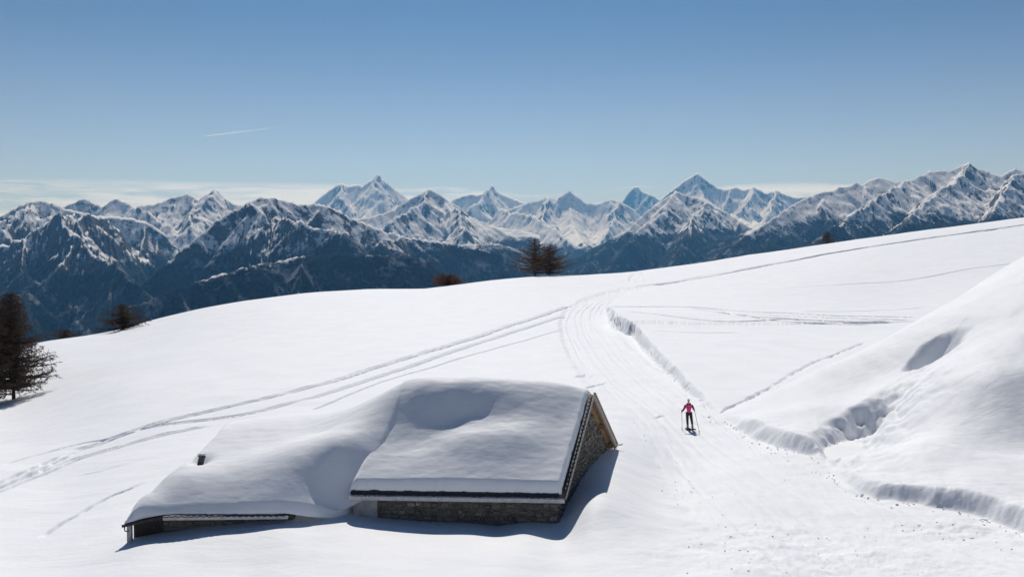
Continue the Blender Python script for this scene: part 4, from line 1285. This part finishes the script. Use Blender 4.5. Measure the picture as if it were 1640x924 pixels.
# nose
b = len(body_v); body_v.append((-.02, -.14, 1.60)); body_r.append(.014); edges.append((ix['head'], b))
body = skin('body', body_v, edges, body_r, M_SKIN, hiker, 0)
def sub_skin(name, keys, eds, rads, mat, parent=None, extra=()):
    v = [J[k] if isinstance(k, str) else k for k in keys]
    return skin(name, v, eds, rads, mat, parent or hiker, 0)
jk = sub_skin('jacket', [(.005, 0, .90), 'waist', 'chest', (-.015, -.01, 1.44), (-.15, 0, 1.39), (.13, 0, 1.39)], [(0, 1), (1, 2), (2, 3), (2, 4), (2, 5)],
              [(.185, .125), (.165, .115), (.18, .13), (.085, .085), .085, .085], M_PINK)
skin('sleeve', [J['shl'], J['ell'], J['wrl']], [(0, 1), (1, 2)], [.088, .066, .05], M_MAROON, jk)
skin('sleeve', [J['shr'], J['elr'], J['wrr']], [(0, 1), (1, 2)], [.088, .066, .05], M_MAROON, jk)
skin('collar', [(-.015, -.015, 1.41), (-.018, -.022, 1.50)], [(0, 1)], [.10, .078], M_MAROON, jk)
skin('shoulder_yoke', [(-.14, 0, 1.405), (-.015, -.012, 1.415), (.12, 0, 1.405)], [(0, 1), (1, 2)], [.088, .112, .088], M_MAROON, jk, 1)
tr_ = skin('trousers', [J['pelvis'], J['hipl'], J['knl'], (-.062, .04, .2), J['hipr'], J['knr'], (.205, -.055, .22)], [(0, 1), (1, 2), (2, 3), (0, 4), (4, 5), (5, 6)],
           [(.16, .11), .108, .08, .07, .108, .08, .07], M_BLACK, hiker)
for sgn, a_, t_ in ((0, 'anl', 'tol'), (1, 'anr', 'tor')):
    an, to = Vector(J[a_]), Vector(J[t_])
    skin('boot', [tuple(an + Vector((0, .01, .14))), tuple(an), tuple(an + Vector((0, .03, -.045))), tuple(to)], [(0, 1), (1, 2), (2, 3)], [.078, .072, .06, .055], M_GAITER, hiker)
M_GLOVE = plain('black_glove', (0.02, 0.015, 0.018), 0.7, 0, .2, 12, (1, 1, 1), 0)
for h, w_ in ((hl_, 'wrl'), (hr_, 'wrr')):
    w2 = Vector(J[w_]); d = (h - w2).normalized()
    gv = [tuple(w2 - d * .01), tuple(h - d * .015)]; ge = [(0, 1)]; gr = [.042, (.034, .048)]
    for o_ in (.036, .012, -.012, -.036):
        b = len(gv); gv += [tuple(h + Vector((0, -.005, o_)) + d * .02), tuple(h + Vector((0, -.03, o_)) + d * .03), tuple(h + Vector((0, -.035, o_)) + d * .0)]
        gr += [.015, .0145, .013]; ge += [(1, b), (b, b + 1), (b + 1, b + 2)]
    b = len(gv); gv += [tuple(h + Vector((0, -.035, .03)) - d * .02)]; gr += [.016]; ge += [(1, b)]
    skin('glove', gv, ge, gr, M_GLOVE, hiker)
skin('hat', [(-.02, -.03, 1.635), (-.02, -.022, 1.70), (-.02, -.012, 1.745)], [(0, 1), (1, 2)], [.108, .10, .045], M_HAT, hiker)
skin('hair', [(-.02, .03, 1.60), (-.02, .05, 1.50)], [(0, 1)], [.085, .06], M_HAIR, hiker)
for sx in (-.052, .012):
    m = MB(); m.ico((sx, -.118, 1.615), (.012, .008, .012)); m.build('eye', M_BLACK, hiker)

def to_world(v): return hiker.matrix_basis @ Vector(v)
bpy.context.view_layer.update()
def pole(label, hand, tip):
    hand = hiker.matrix_basis @ hand; tip = hiker.matrix_basis @ Vector(tip)
    tip.z = gz(tip.x, tip.y) + .0
    root = empty('trekking_pole', tip); tag(root, label, 'pole', None)
    d = (hand - tip); L = d.length; d.normalize()
    m = MB(); m.tube([(0, 0, 0), d * (L + .02)], [.010, .014], 6); m.build('shaft', M_POLE, root)
    m = MB(); m.tube([d * (L - .06), d * (L + .10), d * (L + .12)], [.020, .022, .014], 8); m.build('grip', M_FRAME, root)
    m = MB(); m.tube([d * .07, d * .085], [.05, .045], 10); m.build('basket', M_FRAME, root)
pole('thin trekking pole planted upright beside the hiker, held in the outstretched hand', hl_, (-.38, -.25, 0))
pole('thin trekking pole slanting outward from the bent arm of the hiker', hr_, (.60, -.30, 0))

def snowshoe(label, c, rz, tilt):
    c = hiker.matrix_basis @ Vector((c[0], c[1], 0))
    z = gz(c.x, c.y)
    root = empty('snowshoe', (c.x, c.y, z + .03), rz); root.rotation_euler = (tilt, 0, rz)
    tag(root, label, 'snowshoe', None)
    ring = []
    for k in range(25):
        t = 2 * math.pi * k / 24
        y = -.33 * math.cos(t); x = .125 * math.sin(t) * (1 + .15 * math.cos(t))
        zz = .10 * max(0, (-y - .16) / .17) ** 2
        ring.append((x, y, zz))
    m = MB(); m.tube(ring, .017, 6, False); m.build('frame', M_FRAME, root, True)
    m = MB(); inner = [(x * .93, y * .93, zz * .9) for x, y, zz in ring[:-1]]
    n = len(inner)
    m.poly([(x, y, zz - .004) for x, y, zz in inner] + [(x, y, zz + .004) for x, y, zz in inner],
           [tuple(range(n)), tuple(reversed(range(n, 2 * n)))] + [(i, (i + 1) % n, n + (i + 1) % n, n + i) for i in range(n)])
    m.build('deck', M_BLACK, root)
    m = MB(); m.box((0, -.02, .02), (.12, .26, .03)); m.box((0, -.12, .05), (.13, .04, .07)); m.build('binding', M_GAITER, root)
snowshoe('dark snowshoe under the straight trailing leg of the hiker', (-.06, -.06), R(4), 0)
snowshoe('dark snowshoe under the forward stepping leg of the hiker', (.215, -.16), R(14), 0)

# ------------------------------------------------------------------ loose lumps of snow
def clods():
    rng = random.Random(5)
    pts = []
    for line, n, off in ((FOOT, 130, (-.7, .15)), (BANK, 70, (-.1, .8))):
        for k in range(n):
            i = rng.randrange(len(line) - 1); t = rng.random()
            a_, b_ = line[i], line[i + 1]
            dx, dy = b_[0] - a_[0], b_[1] - a_[1]; L = math.hypot(dx, dy) + 1e-9
            o = rng.uniform(*off) * rng.random()
            sg = -1
            pts.append((a_[0] + t * dx + sg * dy / L * o, a_[1] + t * dy - sg * dx / L * o, rng.uniform(.02, .06) * rng.random() + .012))
    for k in range(130):
        i = rng.randrange(60, len(TRAIL) - 1); t = rng.random(); a_, b_ = TRAIL[i], TRAIL[i + 1]
        dx, dy = b_[0] - a_[0], b_[1] - a_[1]; L = math.hypot(dx, dy) + 1e-9
        o = rng.choice((-1, 1)) * (a_[2] + rng.gauss(0, .6))
        pts.append((a_[0] + t * dx + dy / L * o, a_[1] + t * dy - dx / L * o, rng.uniform(.012, .035)))
    for p, rx, ry in _RO:
        if p.y > 60: continue
        for k in range(12):
            pts.append((p.x + rng.gauss(0, rx * .6), p.y + rng.gauss(0, ry * .6), rng.uniform(.012, .04)))
    xs = np.array([p[0] for p in pts]); ys = np.array([p[1] for p in pts])
    zs = ground(xs, ys)
    m = MB()
    for (x, y, r), z in zip(pts, zs):
        m.ico((x, y, z + r * .3), (r * rng.uniform(.8, 1.6), r * rng.uniform(.8, 1.4), r * rng.uniform(.6, 1)))
    o = m.build('snow_lumps', M_CLOD, None, True)
    tag(o, 'small loose lumps of snow scattered along the trail and bank', 'snow', None, 'stuff')
clods()

# ------------------------------------------------------------------ contrail far above the mountains
def contrail():
    m, nt, b = new_mat('contrail_ice')
    pos = nd(nt, 'ShaderNodeNewGeometry').outputs['Position']
    tcg = nd(nt, 'ShaderNodeTexCoord').outputs['Generated']
    sep = nd(nt, 'ShaderNodeSeparateXYZ'); nt.links.new(tcg, sep.inputs[0])
    fade = mapr(nt, sep.outputs[0], 0.02, 1.0, .8, 0.0, False)
    n = noise(nt, pos, 0.0006, 4, .6)
    al = mth(nt, 'MULTIPLY', mth(nt, 'MULTIPLY', fade, fade), mapr(nt, n, .3, .6, .5, 1.0))
    b.inputs['Base Color'].default_value = (.95, .95, .95, 1)
    nt.links.new(al, b.inputs['Alpha'])
    b.inputs['Roughness'].default_value = 1
    tl = nd(nt, 'ShaderNodeBsdfTranslucent'); tl.inputs[0].default_value = (.95, .95, .95, 1)
    mx = nd(nt, 'ShaderNodeMixShader'); tp = nd(nt, 'ShaderNodeBsdfTransparent'); m2 = nd(nt, 'ShaderNodeMixShader')
    df = nd(nt, 'ShaderNodeBsdfDiffuse'); df.inputs[0].default_value = (.95, .95, .95, 1)
    mx.inputs[0].default_value = .6
    nt.links.new(df.outputs[0], mx.inputs[1]); nt.links.new(tl.outputs[0], mx.inputs[2])
    nt.links.new(al, m2.inputs[0]); nt.links.new(tp.outputs[0], m2.inputs[1]); nt.links.new(mx.outputs[0], m2.inputs[2])
    nt.links.new(m2.outputs[0], nt.nodes['Material Output'].inputs[0])
    pts = [P(u, v, 75000) for u, v in [(326, 218.5), (340, 217), (360, 214.5), (385, 211.5), (410, 208.5), (440, 205), (475, 201)]]
    mb = MB(); mb.tube(pts, [18, 36, 48, 60, 75, 95, 120], 8)
    o = mb.build('contrail', m, None, True)
    tag(o, 'thin white contrail streak fading out in the blue sky', 'contrail')
contrail()

# ------------------------------------------------------------------ haze
def haze():
    m = bpy.data.materials.new('haze'); m.use_nodes = True
    nt = m.node_tree; nt.nodes.clear()
    out = nt.nodes.new('ShaderNodeOutputMaterial'); v = nt.nodes.new('ShaderNodeVolumePrincipled')
    v.inputs['Color'].default_value = (0.16, 0.48, 1.0, 1)
    v.inputs['Absorption Color'].default_value = (1, 1, 1, 1)
    v.inputs['Density'].default_value = 2.1e-5
    v.inputs['Anisotropy'].default_value = 0.5
    nt.links.new(v.outputs[0], out.inputs['Volume'])
    mb = MB(); x0, x1, y0, y1, z0, z1 = -45000, 45000, -2000, 47000, -1652, 3400
    mb.hexa([(x0, y0, z0), (x1, y0, z0), (x1, y1, z0), (x0, y1, z0), (x0, y0, z1), (x1, y0, z1), (x1, y1, z1), (x0, y1, z1)])
    o = mb.build('haze', m)
    tag(o, 'pale blue mountain air between the snowfield and the far peaks', 'haze', None, 'stuff')
haze()
